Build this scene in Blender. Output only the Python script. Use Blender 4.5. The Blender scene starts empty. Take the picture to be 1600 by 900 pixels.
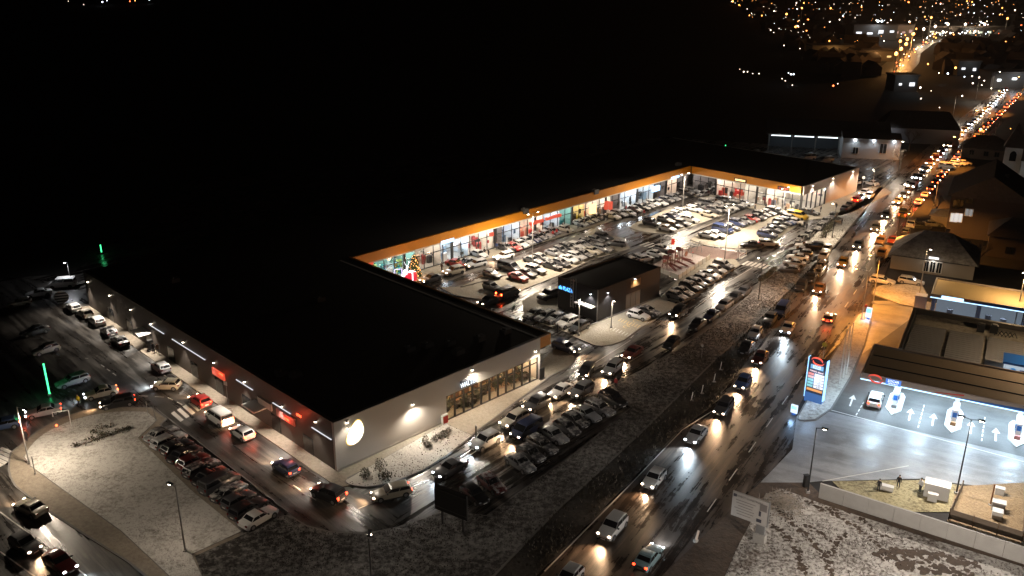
import bpy, math, random
import numpy as np
from mathutils import Vector, Matrix
random.seed(7); RNG = np.random.default_rng(7)
S = bpy.context.scene; COL = S.collection
PI = math.pi
# ------------------------------------------------------------------ camera
H = 58.0; F = 1374.0; PITCH = math.radians(20.4)
cd = bpy.data.cameras.new('camera'); cam = bpy.data.objects.new('camera', cd); COL.objects.link(cam)
cam.location = (0, 0, H); cam.rotation_euler = (PI/2 - PITCH, 0, 0)
cd.sensor_width = 36; cd.lens = F/1600*36; cd.clip_start = 1; cd.clip_end = 20000
S.camera = cam
# ------------------------------------------------------------------ world: night
w = bpy.data.worlds.new('World'); S.world = w; w.use_nodes = True
nt = w.node_tree; bg = nt.nodes['Background']
sky = nt.nodes.new('ShaderNodeTexSky'); sky.sky_type = 'NISHITA'; sky.sun_disc = False
sky.sun_elevation = math.radians(-5); sky.sun_rotation = math.radians(200)
nt.links.new(sky.outputs[0], bg.inputs[0]); bg.inputs[1].default_value = 0.15
S.view_settings.view_transform = 'Standard'; S.view_settings.look = 'None'
S.view_settings.exposure = 0.0; S.view_settings.gamma = 1.0
S.cycles.use_denoising = True; S.cycles.max_bounces = 4; S.cycles.diffuse_bounces = 2; S.cycles.glossy_bounces = 2
S.cycles.transparent_max_bounces = 4; S.cycles.caustics_reflective = False; S.cycles.caustics_refractive = False
S.cycles.sample_clamp_indirect = 3.0; S.cycles.sample_clamp_direct = 0.0
try: S.cycles.use_light_tree = True
except Exception: pass
LAMP_K = 1.75      # overall trim of the lamps

# ------------------------------------------------------------------ helpers
cp, sp = math.cos(PITCH), math.sin(PITCH)
FW = Vector((0, cp, -sp)); RT = Vector((1, 0, 0)); UP = Vector((0, sp, cp))
def ray(px, py): return FW*F + RT*(px-800) - UP*(py-450)
def G(px, py, z=0.0):                       # a point of the photograph taken to height z
    d = ray(px, py); t = (z-H)/d.z
    return Vector((d.x*t, d.y*t, z))
def on_wall(px, py, p0, dr):                # (distance along, height) on the vertical plane through p0 along dr
    d = ray(px, py); n = Vector((-dr.y, dr.x, 0)); o = Vector((0, 0, H))
    t = (p0-o).dot(n)/d.dot(n); p = o+d*t
    return (p-p0).dot(dr), p.z
def dirv(a): a = math.radians(a); return Vector((math.cos(a), math.sin(a), 0))

class MB:
    def __init__(s): s.v = []; s.f = []; s.m = []
    def add(s, vs, fs, mi=0):
        o = len(s.v); s.v += [tuple(p) for p in vs]; s.f += [tuple(i+o for i in f) for f in fs]; s.m += [mi]*len(fs); return s
    def box(s, c, d, mi=0, rz=0.0, ax=None):
        c = Vector(c); hx, hy, hz = d[0]/2, d[1]/2, d[2]/2
        ux = Vector((math.cos(rz), math.sin(rz), 0)) if ax is None else ax
        uy = Vector((-ux.y, ux.x, 0))
        vs = [c+ux*(sx*hx)+uy*(sy*hy)+Vector((0, 0, sz*hz)) for sz in (-1, 1) for sy in (-1, 1) for sx in (-1, 1)]
        return s.add(vs, [(0,2,3,1),(4,5,7,6),(0,1,5,4),(2,6,7,3),(0,4,6,2),(1,3,7,5)], mi)
    def prism(s, pts, z0, z1, mi=0, bottom=False):
        n = len(pts); a = sum(pts[i][0]*pts[(i+1)%n][1]-pts[(i+1)%n][0]*pts[i][1] for i in range(n))
        if a < 0: pts = list(reversed(pts))
        vs = [(p[0], p[1], z0) for p in pts]+[(p[0], p[1], z1) for p in pts]
        fs = [(i, (i+1)%n, n+(i+1)%n, n+i) for i in range(n)]+[tuple(range(n, 2*n))]
        if bottom: fs.append(tuple(reversed(range(n))))
        return s.add(vs, fs, mi)
    def sheet(s, pts, z, mi=0):
        n = len(pts); a = sum(pts[i][0]*pts[(i+1)%n][1]-pts[(i+1)%n][0]*pts[i][1] for i in range(n))
        if a < 0: pts = list(reversed(pts))
        return s.add([(p[0], p[1], z) for p in pts], [tuple(range(n))], mi)
    def tube(s, a, b, r0, r1=None, n=8, mi=0):
        a, b = Vector(a), Vector(b); r1 = r0 if r1 is None else r1
        d = (b-a).normalized(); x = d.orthogonal().normalized(); y = d.cross(x)
        vs = [a+(x*math.cos(2*PI*k/n)+y*math.sin(2*PI*k/n))*r0 for k in range(n)]+[b+(x*math.cos(2*PI*k/n)+y*math.sin(2*PI*k/n))*r1 for k in range(n)]
        return s.add(vs, [(k, (k+1)%n, n+(k+1)%n, n+k) for k in range(n)]+[tuple(reversed(range(n))), tuple(range(n, 2*n))], mi)
    def ball(s, c, r, n=8, m=5, mi=0):
        if not hasattr(r, '__len__'): r = (r, r, r)
        vs = [(c[0], c[1], c[2]-r[2])]
        for j in range(1, m):
            t = -PI/2+PI*j/m
            vs += [(c[0]+r[0]*math.cos(t)*math.cos(2*PI*k/n), c[1]+r[1]*math.cos(t)*math.sin(2*PI*k/n), c[2]+r[2]*math.sin(t)) for k in range(n)]
        vs.append((c[0], c[1], c[2]+r[2])); L = len(vs)-1
        fs = [(0, 1+(k+1)%n, 1+k) for k in range(n)]
        for j in range(m-2):
            o = 1+j*n; fs += [(o+k, o+(k+1)%n, o+n+(k+1)%n, o+n+k) for k in range(n)]
        o = 1+(m-2)*n; fs += [(o+k, o+(k+1)%n, L) for k in range(n)]
        return s.add(vs, fs, mi)
    def mesh(s, name, smooth=None):
        me = bpy.data.meshes.new(name); me.from_pydata(s.v, [], s.f)
        if any(s.m): me.polygons.foreach_set('material_index', s.m)
        if smooth:
            me.polygons.foreach_set('use_smooth', [True]*len(s.f))
            me.set_sharp_from_angle(angle=math.radians(smooth))
        me.update(); return me
    def obj(s, name, mats, parent=None, smooth=None, loc=None):
        me = s.mesh(name, smooth)
        for m in (mats if isinstance(mats, (list, tuple)) else [mats]): me.materials.append(m)
        o = bpy.data.objects.new(name, me); COL.objects.link(o)
        if parent is not None: o.parent = parent
        if loc is not None: o.location = loc
        return o
def tag(o, label, cat, group=None):
    o['label'] = label; o['category'] = cat
    if group: o['group'] = group
    return o
def struct(o): o['kind'] = 'structure'; return o
def stuff(o, label=None, cat=None):
    o['kind'] = 'stuff'
    if label: o['label'] = label; o['category'] = cat
    return o
def thing(name, label, cat, loc=(0, 0, 0), rz=0.0, group=None):
    o = bpy.data.objects.new(name, None); COL.objects.link(o); o.location = loc; o.rotation_euler = (0, 0, rz)
    o.empty_display_size = .3
    return tag(o, label, cat, group)
def light(kind, loc, power, color, radius=.15, aim=None, angle=160, blend=.6, parent=None):
    ld = bpy.data.lights.new('lamp_light', kind); ld.energy = power*LAMP_K; ld.color = color; ld.shadow_soft_size = radius
    if kind == 'SPOT': ld.spot_size = math.radians(angle); ld.spot_blend = blend
    o = bpy.data.objects.new('lamp_light', ld); COL.objects.link(o); o.location = loc
    if aim is not None: o.rotation_euler = Vector(aim).to_track_quat('-Z', 'Y').to_euler()
    if parent is not None: o.parent = parent
    return o

# ------------------------------------------------------------------ materials
MATS = {}
def mat(name, col=(.5, .5, .5), rough=.6, metal=0.0, emit=None, estr=1.0, spec=.5):
    if name in MATS: return MATS[name]
    m = bpy.data.materials.new(name); m.use_nodes = True; b = m.node_tree.nodes['Principled BSDF']
    b.inputs['Base Color'].default_value = (*col, 1); b.inputs['Roughness'].default_value = rough; b.inputs['Metallic'].default_value = metal
    b.inputs['Specular IOR Level'].default_value = spec
    if emit: b.inputs['Emission Color'].default_value = (*emit, 1); b.inputs['Emission Strength'].default_value = estr
    MATS[name] = m; return m
class N:                                     # small node-tree writer
    def __init__(s, name, rough=.6):
        s.m = bpy.data.materials.new(name); s.m.use_nodes = True; s.t = s.m.node_tree; s.b = s.t.nodes['Principled BSDF']
        s.b.inputs['Roughness'].default_value = rough; MATS[name] = s.m
        s.tc = s.t.nodes.new('ShaderNodeTexCoord'); s.geo = s.t.nodes.new('ShaderNodeNewGeometry')
    def l(s, a, b): s.t.links.new(a, b)
    def pos(s): return s.geo.outputs['Position']
    def noise(s, sc, det=3, rough=.55, vec=None, dist=0.0):
        n = s.t.nodes.new('ShaderNodeTexNoise'); n.inputs['Scale'].default_value = sc; n.inputs['Detail'].default_value = det
        n.inputs['Roughness'].default_value = rough; n.inputs['Distortion'].default_value = dist
        s.l(vec if vec is not None else s.pos(), n.inputs['Vector']); return n.outputs['Fac']
    def mapv(s, vec, scale=(1, 1, 1), rot=0.0):
        n = s.t.nodes.new('ShaderNodeMapping'); n.inputs['Scale'].default_value = scale; n.inputs['Rotation'].default_value = (0, 0, rot)
        s.l(vec, n.inputs['Vector']); return n.outputs['Vector']
    def ramp(s, fac, stops):
        n = s.t.nodes.new('ShaderNodeValToRGB'); cr = n.color_ramp
        while len(cr.elements) < len(stops): cr.elements.new(.5)
        for e, (p, c) in zip(cr.elements, stops):
            e.position = p; e.color = (*c, 1) if hasattr(c, '__len__') else (c, c, c, 1)
        s.l(fac, n.inputs['Fac']); return n.outputs['Color']
    def mix(s, fac, a, b):
        n = s.t.nodes.new('ShaderNodeMix'); n.data_type = 'RGBA'
        for i, v in ((0, fac), (6, a), (7, b)):
            if hasattr(v, 'links'): s.l(v, n.inputs[i])
            elif i == 0: n.inputs[0].default_value = v
            else: n.inputs[i].default_value = (*v, 1)
        return n.outputs[2]
    def math(s, op, a, b=0.0):
        n = s.t.nodes.new('ShaderNodeMath'); n.operation = op
        for i, v in enumerate((a, b)):
            if hasattr(v, 'links'): s.l(v, n.inputs[i])
            else: n.inputs[i].default_value = v
        return n.outputs[0]
    def bump(s, h, strength=.3, dist=.05):
        n = s.t.nodes.new('ShaderNodeBump'); n.inputs['Strength'].default_value = strength; n.inputs['Distance'].default_value = dist
        s.l(h, n.inputs['Height']); s.l(n.outputs['Normal'], s.b.inputs['Normal'])
    def base(s, c): s.l(c, s.b.inputs['Base Color'])
    def rough(s, c): s.l(c, s.b.inputs['Roughness'])

def asphalt(name, dark, light_, slush, rot, wet=.12, dry=.5, slushy=1.0, worn=.7):
    n = N(name); p = n.pos(); q = n.mapv(p, rot=-rot)
    big = n.noise(.09, 4, .6); mid = n.noise(.5, 4, .65); fine = n.noise(7, 3)
    tr = n.noise(1.0, 4, .65, n.mapv(q, (.05, .75, 1)), .4)      # wheel tracks and slush drawn out along the road
    tr2 = n.noise(1.0, 3, .6, n.mapv(q, (.03, 2.2, 1)), .3)      # thin streaks
    c = n.mix(n.ramp(fine, [(.3, 0), (.7, 1)]), dark, light_)
    c = n.mix(n.ramp(mid, [(.40, .4), (.58, 0)]), c, tuple(.5*k for k in dark))
    c = n.mix(n.ramp(tr, [(.40, worn), (.50, 0)]), c, tuple(.4*k for k in dark))
    m1 = n.math('MULTIPLY', n.ramp(tr, [(.50, 0), (.60, slushy)]), n.ramp(big, [(.40, .15), (.58, 1)]))
    m2 = n.math('MULTIPLY', n.ramp(tr2, [(.54, 0), (.64, slushy*.8)]), n.ramp(mid, [(.42, .1), (.60, 1)]))
    c = n.mix(m1, c, slush); c = n.mix(m2, c, tuple(.75*k for k in slush)); n.base(c)
    r = n.math('ADD', n.math('MULTIPLY', big, .35), n.math('ADD', n.math('MULTIPLY', tr, .5), n.math('MULTIPLY', mid, .15)))
    n.rough(n.ramp(r, [(.42, wet), (.58, dry)]))
    n.bump(n.math('ADD', n.math('MULTIPLY', fine, .5), n.math('ADD', n.math('MULTIPLY', mid, .8), n.math('MULTIPLY', tr2, 1.2))), .30, .05); return n.m
M_ASPH = asphalt('wet_asphalt', (.020, .017, .0155), (.042, .037, .034), (.19, .175, .155), math.radians(50), .13, .5)
M_ROAD = asphalt('wet_road', (.030, .0215, .0175), (.062, .046, .037), (.125, .092, .072), math.radians(58), .16, .55)
M_LEFT = asphalt('wet_asphalt_left', (.036, .032, .029), (.066, .060, .055), (.14, .127, .112), math.radians(135), .22, .6)
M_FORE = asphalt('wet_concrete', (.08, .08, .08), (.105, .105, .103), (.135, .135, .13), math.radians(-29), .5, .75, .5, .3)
def snowy(name, snow, soil, lo, hi, fine=6.0, patch=.25):
    n = N(name, .85); f = n.noise(fine, 4, .65); f2 = n.noise(fine*3.1, 2); b = n.noise(patch, 4, .6)
    v = n.math('ADD', n.math('MULTIPLY', f, .55), n.math('ADD', n.math('MULTIPLY', f2, .2), n.math('MULTIPLY', b, .35)))
    c = n.mix(n.ramp(v, [(lo, 0), (hi, 1)]), soil, snow); n.base(c); n.bump(v, .8, .25); return n.m
M_LAWN = snowy('snow_on_grass', (.56, .54, .50), (.16, .14, .115), .36, .58, 2.2)
M_VERGE = snowy('thin_snow_on_verge', (.27, .258, .245), (.022, .018, .015), .48, .66, 1.5, .12)
M_DITCH = snowy('weedy_ditch', (.10, .09, .08), (.02, .016, .012), .52, .78, 2.2)
M_ROCKY = snowy('snowy_gravel_bed', (.52, .49, .44), (.16, .145, .12), .40, .55, 4.2)
def waste():
    n = N('snowy_waste_ground', .85); p = n.pos()
    f = n.noise(2.4, 4, .65); big = n.noise(.13, 4, .6)
    sn = n.ramp(n.math('ADD', n.math('MULTIPLY', f, .6), n.math('MULTIPLY', big, .4)), [(.40, 0), (.56, 1)])
    mud = n.ramp(big, [(.30, 1), (.42, 0)])
    c = n.mix(sn, (.085, .065, .05), (.56, .53, .49)); c = n.mix(mud, c, (.085, .048, .028)); n.base(c)
    n.bump(f, .9, .3); return n.m
M_WASTE = waste()
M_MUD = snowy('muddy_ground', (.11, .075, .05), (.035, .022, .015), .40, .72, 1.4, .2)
M_BAY = snowy('snow_dusted_paving', (.36, .325, .26), (.22, .195, .15), .36, .66, 2.6, .2)
M_WALK = snowy('brown_paving', (.30, .255, .20), (.17, .14, .105), .36, .66, 2.0, .3)
M_GRAVEL = snowy('ochre_gravel', (.34, .24, .13), (.17, .11, .055), .40, .62, 3.5, .4)
M_TERR = snowy('dark_fields', (.026, .022, .02), (.012, .010, .008), .42, .7, .2, .01)
M_KERB = mat('kerb_concrete', (.17, .16, .15), .8)
M_MARK = mat('road_marking_white', (.62, .6, .56), .55)
M_MARKY = mat('road_marking_amber', (.60, .42, .18), .55)
M_ROOF = mat('roof_membrane', (.022, .021, .022), .75)
def panelwall(name, c0, c1, sc=.35, rough=.55):
    n = N(name, rough); f = n.noise(sc, 4, .6); n.base(n.mix(f, c0, c1)); n.bump(n.noise(12, 2), .05, .01); return n.m
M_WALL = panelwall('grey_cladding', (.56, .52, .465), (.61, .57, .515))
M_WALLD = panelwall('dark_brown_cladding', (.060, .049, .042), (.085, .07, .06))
M_ORANGE = panelwall('orange_fascia', (.55, .20, .009), (.62, .24, .012), .2, .45)
M_BLACKC = panelwall('black_cladding', (.013, .013, .015), (.018, .018, .02), .3, .4)
M_CONC = panelwall('raw_concrete', (.30, .285, .26), (.42, .40, .37), .8, .85)
M_TRIM = mat('dark_trim', (.02, .02, .02), .5)
M_STEEL = mat('galvanised_steel', (.38, .38, .38), .45, .6)
M_POLE = mat('grey_pole_paint', (.34, .33, .31), .5)
M_WHITE = mat('white_paint', (.72, .71, .69), .5)
M_RED = mat('red_paint', (.5, .03, .025), .5)
M_GLASSD = mat('dark_window_glass', (.015, .017, .02), .08, 0, None, 1, .8)
M_WOOD = mat('weathered_wood', (.16, .10, .055), .8)
def em(name, c, s): return mat(name, (.02, .02, .02), .5, 0, c, s)
E_WARM = em('warm_white_lamp', (1, .86, .66), 30); E_COOL = em('cool_white_lamp', (.86, .93, 1), 30)
E_SOD = em('sodium_lamp', (1, .50, .12), 30); E_TUBE = em('white_tube_light', (.93, .95, 1), .8)
E_HEAD = em('lit_headlight', (1, .72, .5), 22); E_HEADC = em('lit_headlight_cool', (.82, .91, 1), 30)
E_HEADF = em('far_lit_headlight', (1, .74, .5), 42); E_HEADFC = em('far_lit_headlight_cool', (.8, .9, 1), 50); E_TAILF = em('far_lit_taillight', (1, .07, .015), 40)
E_TAIL = em('lit_taillight', (1, .045, .012), 10); E_BRAKE = em('lit_brake_light', (1, .07, .015), 30)
E_BLUE = em('blue_neon', (.10, .42, 1), 3.2); E_BLUEW = em('pale_blue_neon', (.45, .72, 1), 2.4)
E_GREEN = em('green_neon', (.06, 1, .30), 3.0); E_WSIGN = em('white_lit_sign', (.86, .93, 1), 1.7)
E_RSIGN = em('red_lit_sign', (1, .11, .05), .75); E_OSIGN = em('amber_lit_sign', (1, .68, .28), 2.2); E_ESIGN = em('creamy_lit_logo', (1, .93, .74), 3.2)
E_FAIRY = em('fairy_light', (1, .42, .13), 7); E_FAIRYW = em('white_fairy_light', (.9, .92, 1), 3.0)
M_TYRE = mat('tyre_rubber', (.012, .012, .012), .8); M_RIM = mat('alloy_rim', (.34, .34, .35), .35, .8)
M_LENS = mat('clear_headlight', (.42, .43, .45), .12); M_TLENS = mat('red_taillight', (.16, .012, .01), .2)
M_PLATE = mat('number_plate', (.6, .6, .58), .5)
def car_paint(name, col, snow):
    key = 'car_paint_'+name+('_snowy' if snow else '')
    if key in MATS: return MATS[key]
    n = N(key, .28); n.b.inputs['Coat Weight'].default_value = .35; n.b.inputs['Coat Roughness'].default_value = .1
    d = n.noise(2.5, 3, .6, n.tc.outputs['Object'])
    dirt = n.mix(n.math('MULTIPLY', d, .35), col, tuple(.6*c+.03 for c in col))
    if snow:
        sx = n.t.nodes.new('ShaderNodeSeparateXYZ'); n.l(n.geo.outputs['Normal'], sx.inputs[0])
        oi = n.t.nodes.new('ShaderNodeObjectInfo')
        a = n.t.nodes.new('ShaderNodeVectorMath'); a.operation = 'ADD'; n.l(n.tc.outputs['Object'], a.inputs[0]); n.l(oi.outputs['Random'], a.inputs[1])
        f = n.noise(1.6, 4, .65, a.outputs[0])
        k = n.math('MULTIPLY', n.ramp(sx.outputs[2], [(.55, 0), (.88, 1)]), n.ramp(f, [(.45, 0), (.60, 1)]))
        n.base(n.mix(n.math('MULTIPLY', k, .82), dirt, (.66, .64, .61))); n.rough(n.mix(k, (.3, .3, .3), (.8, .8, .8)))
    else: n.base(dirt)
    return n.m
CARCOL = {'white': (.66, .65, .63), 'silver': (.38, .385, .39), 'grey': (.17, .17, .175), 'dark grey': (.06, .06, .065), 'black': (.014, .014, .016),
          'red': (.36, .02, .016), 'dark red': (.11, .014, .014), 'blue': (.05, .09, .20), 'dark blue': (.018, .028, .075), 'beige': (.45, .40, .31),
          'yellow': (.62, .38, .03), 'brown': (.13, .075, .045), 'orange': (.55, .24, .05), 'teal': (.22, .33, .36)}
def snow_glass():
    n = N('snow_dusted_glass', .15)
    oi = n.t.nodes.new('ShaderNodeObjectInfo'); a = n.t.nodes.new('ShaderNodeVectorMath'); a.operation = 'ADD'
    n.l(n.tc.outputs['Object'], a.inputs[0]); n.l(oi.outputs['Random'], a.inputs[1])
    sx = n.t.nodes.new('ShaderNodeSeparateXYZ'); n.l(n.geo.outputs['Normal'], sx.inputs[0])
    k = n.math('MULTIPLY', n.ramp(sx.outputs[2], [(.25, 0), (.5, 1)]), n.ramp(n.noise(1.3, 3, .6, a.outputs[0]), [(.50, 0), (.66, 1)]))
    n.base(n.mix(n.math('MULTIPLY', k, .6), (.012, .013, .015), (.5, .49, .47))); n.rough(n.mix(k, (.08,)*3, (.7,)*3)); return n.m
M_CGLASS = mat('car_glass', (.010, .011, .013), .06, 0, None, 1, .8); M_SGLASS = snow_glass()

# ------------------------------------------------------------------ ground, roads, lawns
def px(poly, z=0.0): return [G(x, y, z) for x, y in poly]
o = MB().sheet([(-6000, -300), (6000, -300), (6000, 9000), (-6000, 9000)], -.06).obj('ground', M_TERR); struct(o)
ROAD_L = [(800, 940), (849, 895), (984, 757), (1066, 671), (1114, 639), (1180, 555), (1240, 470), (1300, 395), (1340, 345), (1400, 275), (1480, 200), (1560, 140)]
ROAD_R = [(1616, 133), (1545, 187), (1490, 240), (1448, 300), (1412, 360), (1400, 385), (1372, 455), (1345, 500), (1290, 560), (1245, 640), (1240, 700), (1190, 750), (1114, 823), (1037, 897), (1000, 940)]
far_l = [Vector((v.x, v.y, 0)) for v in (G(1560, 140)+dirv(55)*k for k in (400,))]
paved = px([(-300, 960), (-300, 470), (40, 432), (112, 428)])+[G(300, 280), G(1040, 214), G(1412, 240)]+px([(1400, 275), (1340, 345), (1300, 395), (1240, 470), (1180, 555), (1114, 639), (1066, 671), (984, 757), (849, 895), (800, 940)])
struct(MB().sheet(paved, 0).obj('car_park', M_ASPH))
leftp = px([(-300, 955), (-300, 480), (40, 435), (110, 445), (300, 590), (480, 716), (560, 770), (640, 790), (600, 832), (520, 832), (470, 828), (440, 806), (330, 960)])
struct(MB().sheet(leftp, .004).obj('side_road', M_LEFT))
main_road = struct(MB().sheet(px(ROAD_L)+[far_l[0], far_l[0]+Vector((20, -14, 0))]+px(ROAD_R), .004).obj('main_road', M_ROAD))
fore = px([(1245, 650), (1290, 640), (1345, 560), (1365, 470), (1440, 470), (1640, 500), (1640, 770), (1500, 756), (1440, 748), (1280, 752), (1262, 754), (1188, 754), (1238, 702)])
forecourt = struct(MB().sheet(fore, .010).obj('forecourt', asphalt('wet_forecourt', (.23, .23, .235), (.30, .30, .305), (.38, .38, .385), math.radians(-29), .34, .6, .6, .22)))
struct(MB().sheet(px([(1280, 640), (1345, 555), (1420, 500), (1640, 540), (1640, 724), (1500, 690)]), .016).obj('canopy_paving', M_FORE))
struct(MB().sheet(px([(1000, 940), (1037, 897), (1114, 823), (1190, 752), (1262, 752), (1285, 775), (1640, 880), (1640, 960), (1000, 960)]), .001).obj('mud_track', M_MUD))
def island(name, poly, m, h=.14, kerb=.22, z0=-.02):
    pts = px(poly); n = len(pts); c = sum(pts, Vector())/n
    k = struct(MB().prism(pts, z0, h-.015).obj('kerb', M_KERB))
    k.name = 'kerb_of_'+name
    a = sum(pts[i].x*pts[(i+1)%n].y-pts[(i+1)%n].x*pts[i].y for i in range(n)); sg = 1 if a > 0 else -1
    ins = []
    for i in range(n):
        e1 = (pts[i]-pts[i-1]).normalized(); e2 = (pts[(i+1)%n]-pts[i]).normalized()
        nn = Vector((-(e1+e2).y, (e1+e2).x, 0))
        ins.append(pts[i]+(nn.normalized() if nn.length > 1e-6 else Vector())*kerb*sg)
    return struct(MB().sheet(ins, h).obj(name, m)), ins
def arc(p0, p1, p2, n=6): return [((1-t)**2*p0[0]+2*t*(1-t)*p1[0]+t*t*p2[0], (1-t)**2*p0[1]+2*t*(1-t)*p1[1]+t*t*p2[1]) for t in [k/n for k in range(n+1)]]
# snowy park at the left with its footway
island('footway_round_park', [(300, 960), (200, 880), (130, 836), (60, 790)]+arc((24, 762), (6, 742), (16, 708))+arc((58, 674), (110, 640), (170, 636))+[(236, 637), (262, 655), (252, 664), (300, 720), (380, 832), (330, 960)], M_WALK, .12)
park, park_pts = island('snowy_lawn', [(316, 950), (190, 832), (100, 768), (48, 730)]+arc((38, 716), (48, 690), (80, 673))+arc((108, 660), (150, 645), (200, 644))+[(230, 645), (246, 658), (216, 686), (300, 768), (378, 832), (300, 868), (330, 930)], M_LAWN, .18, .05, .05)
# verge below the service road and the long strip beside the main road
VERGE = [(330, 950), (302, 870), (382, 834), (440, 807), (454, 806), (480, 822), (520, 832), (572, 834), (622, 824), (660, 811), (690, 800), (760, 806), (906, 702), (986, 637), (946, 606), (1000, 580), (1060, 546), (1120, 505), (1165, 466), (1188, 444), (1215, 424), (1255, 432), (1243, 444), (1160, 526), (1120, 562), (1000, 680), (870, 800), (760, 915), (735, 950)]
verge, verge_pts = island('snow_dusted_verge', VERGE, M_VERGE, .13)
DITCH = [(735, 955), (760, 915), (870, 800), (1000, 680), (1120, 562), (1160, 526), (1243, 444), (1290, 396), (1297, 394), (1238, 468), (1178, 552), (1110, 637), (1062, 671), (980, 757), (843, 895), (790, 950)]
struct(MB().sheet(px(DITCH), .05).obj('ditch', M_DITCH)); ditch_pts = px(DITCH)
strip2, strip2_pts = island('snowy_strip_by_bus_stop', [(1262, 378), (1300, 340), (1322, 322), (1345, 304), (1366, 298), (1398, 274), (1340, 342), (1298, 392), (1282, 396)], M_LAWN, .13)
bed, bed_pts = island('snowy_gravel_bed', arc((540, 752), (536, 760), (572, 763))+[(612, 757), (660, 737), (700, 712), (738, 682), (696, 663), (640, 695)], M_ROCKY, .20, .1)
island('front_terrace', [(527, 739), (538, 751), (600, 720), (696, 666), (737, 681), (800, 634), (862, 588), (893, 572)]+arc((898, 566), (902, 555), (888, 547))+[(868, 543), (848, 562), (838, 585), (700, 640), (560, 715)], M_BAY, .11)
# parking islands
BAYS = {
 'near_bays': [(688, 449), (708, 461), (727, 465), (752, 468), (778, 465), (802, 459), (873, 431), (923, 407), (985, 389), (976, 372), (948, 367), (905, 375), (849, 395), (807, 408), (770, 425), (720, 448)],
 'far_bays_left': arc((988, 361), (978, 352), (1000, 346))+[(1040, 328), (1075, 321), (1118, 307), (1168, 310), (1184, 317), (1120, 340), (1085, 353), (1048, 366), (1012, 365)],
 'far_bays_right': arc((1084, 380), (1070, 374), (1100, 362))+[(1150, 342), (1200, 325), (1220, 320), (1255, 321), (1284, 329), (1214, 374)]+arc((1200, 384), (1186, 392), (1160, 391))+[(1140, 390), (1105, 384)],
 'kiosk_front_bays': [(893, 525)]+arc((925, 539), (945, 546), (975, 532))+[(1002, 512), (1062, 477), (1030, 464), (965, 492), (935, 503), (918, 510)],
 'playground_bays': [(1060, 437), (1030, 466), (1066, 473), (1157, 414), (1150, 406), (1135, 400), (1109, 404)],
 'kiosk_left_bays': [(815, 470), (842, 455), (872, 447), (872, 482), (918, 508), (890, 521), (820, 497)]}
bay_objs = {k: struct(MB().sheet(px(v), .014).obj(k, M_BAY)) for k, v in BAYS.items()}
def kerb_line(poly, name='kerb'):
    m = MB(); p = px(poly)
    for a, b in zip(p, p[1:]):
        d = (b-a); m.box((a+b)/2+Vector((0, 0, .06)), (d.length+.05, .15, .12), 0, 0, d.normalized())
    return struct(m.obj(name, M_KERB))
kerb_line([(688, 449), (708, 461), (727, 465), (752, 468), (778, 465), (802, 459), (873, 431), (923, 407), (985, 389)], 'kerb_near_bays')
kerb_line([(720, 449), (796, 429)], 'kerb_bay_divider')
kerb_line(arc((1048, 366), (1000, 366), (984, 356)), 'kerb_far_left_bays'); kerb_line([(1048, 366), (1085, 353), (1120, 340), (1184, 317)], 'kerb_far_left_side')
kerb_line([(1214, 374), (1284, 329)], 'kerb_far_right_side'); kerb_line(arc((1214, 375), (1190, 396), (1105, 385))+[(1078, 375)], 'kerb_far_right_end')
kerb_line([(893, 525)]+arc((925, 539), (945, 546), (975, 532)), 'kerb_kiosk_front'); kerb_line([(1066, 473), (1157, 414)], 'kerb_playground_bays')
kerb_line([(975, 532), (1002, 512), (1062, 478)], 'kerb_kiosk_bays'); kerb_line([(918, 510), (935, 503), (1030, 463)], 'kerb_kiosk_wall')
kerb_line([(245, 640), (450, 801)], 'kerb_angled_row')
# station islands, waste ground, round bed
island('price_sign_island', arc((1246, 650), (1240, 662), (1275, 657))+[(1300, 640), (1330, 590), (1352, 540), (1362, 500), (1352, 488), (1340, 492), (1300, 556)], M_LAWN, .16)
island('round_snowy_bed', arc((1362, 460), (1360, 447), (1385, 445))+[(1440, 444), (1450, 462), (1436, 482), (1405, 476)], M_LAWN, .14)
WASTE = [(1108, 960), (1150, 860), (1196, 772), (1222, 764), (1285, 788), (1440, 838), (1660, 905), (1660, 960)]
struct(MB().sheet(px(WASTE), .04).obj('snowy_waste_ground', M_WASTE)); waste_pts = px(WASTE)
struct(MB().sheet(px([(1300, 752), (1440, 750), (1500, 758), (1490, 800), (1420, 800), (1330, 780)]), .02).obj('wall_verge', snowy('ochre_grass', (.36, .31, .17), (.10, .075, .035), .42, .6, 2.6)))
struct(MB().sheet(px([(1495, 760), (1640, 752), (1640, 866), (1480, 815)]), .03).obj('gravel_yard', M_GRAVEL))
struct(MB().sheet(px([(1013, 418), (1060, 437), (1109, 404), (1061, 391)]), .03).obj('playground_floor', snowy('snowy_rubber_floor', (.55, .47, .44), (.32, .22, .20), .36, .6, 2.0)))
struct(MB().sheet(px([(1064, 391), (1110, 404), (1150, 405), (1165, 396), (1130, 390), (1098, 384)]), .02).obj('red_paving', snowy('red_paving', (.26, .17, .14), (.17, .10, .085), .4, .65, 2.0)))
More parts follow.
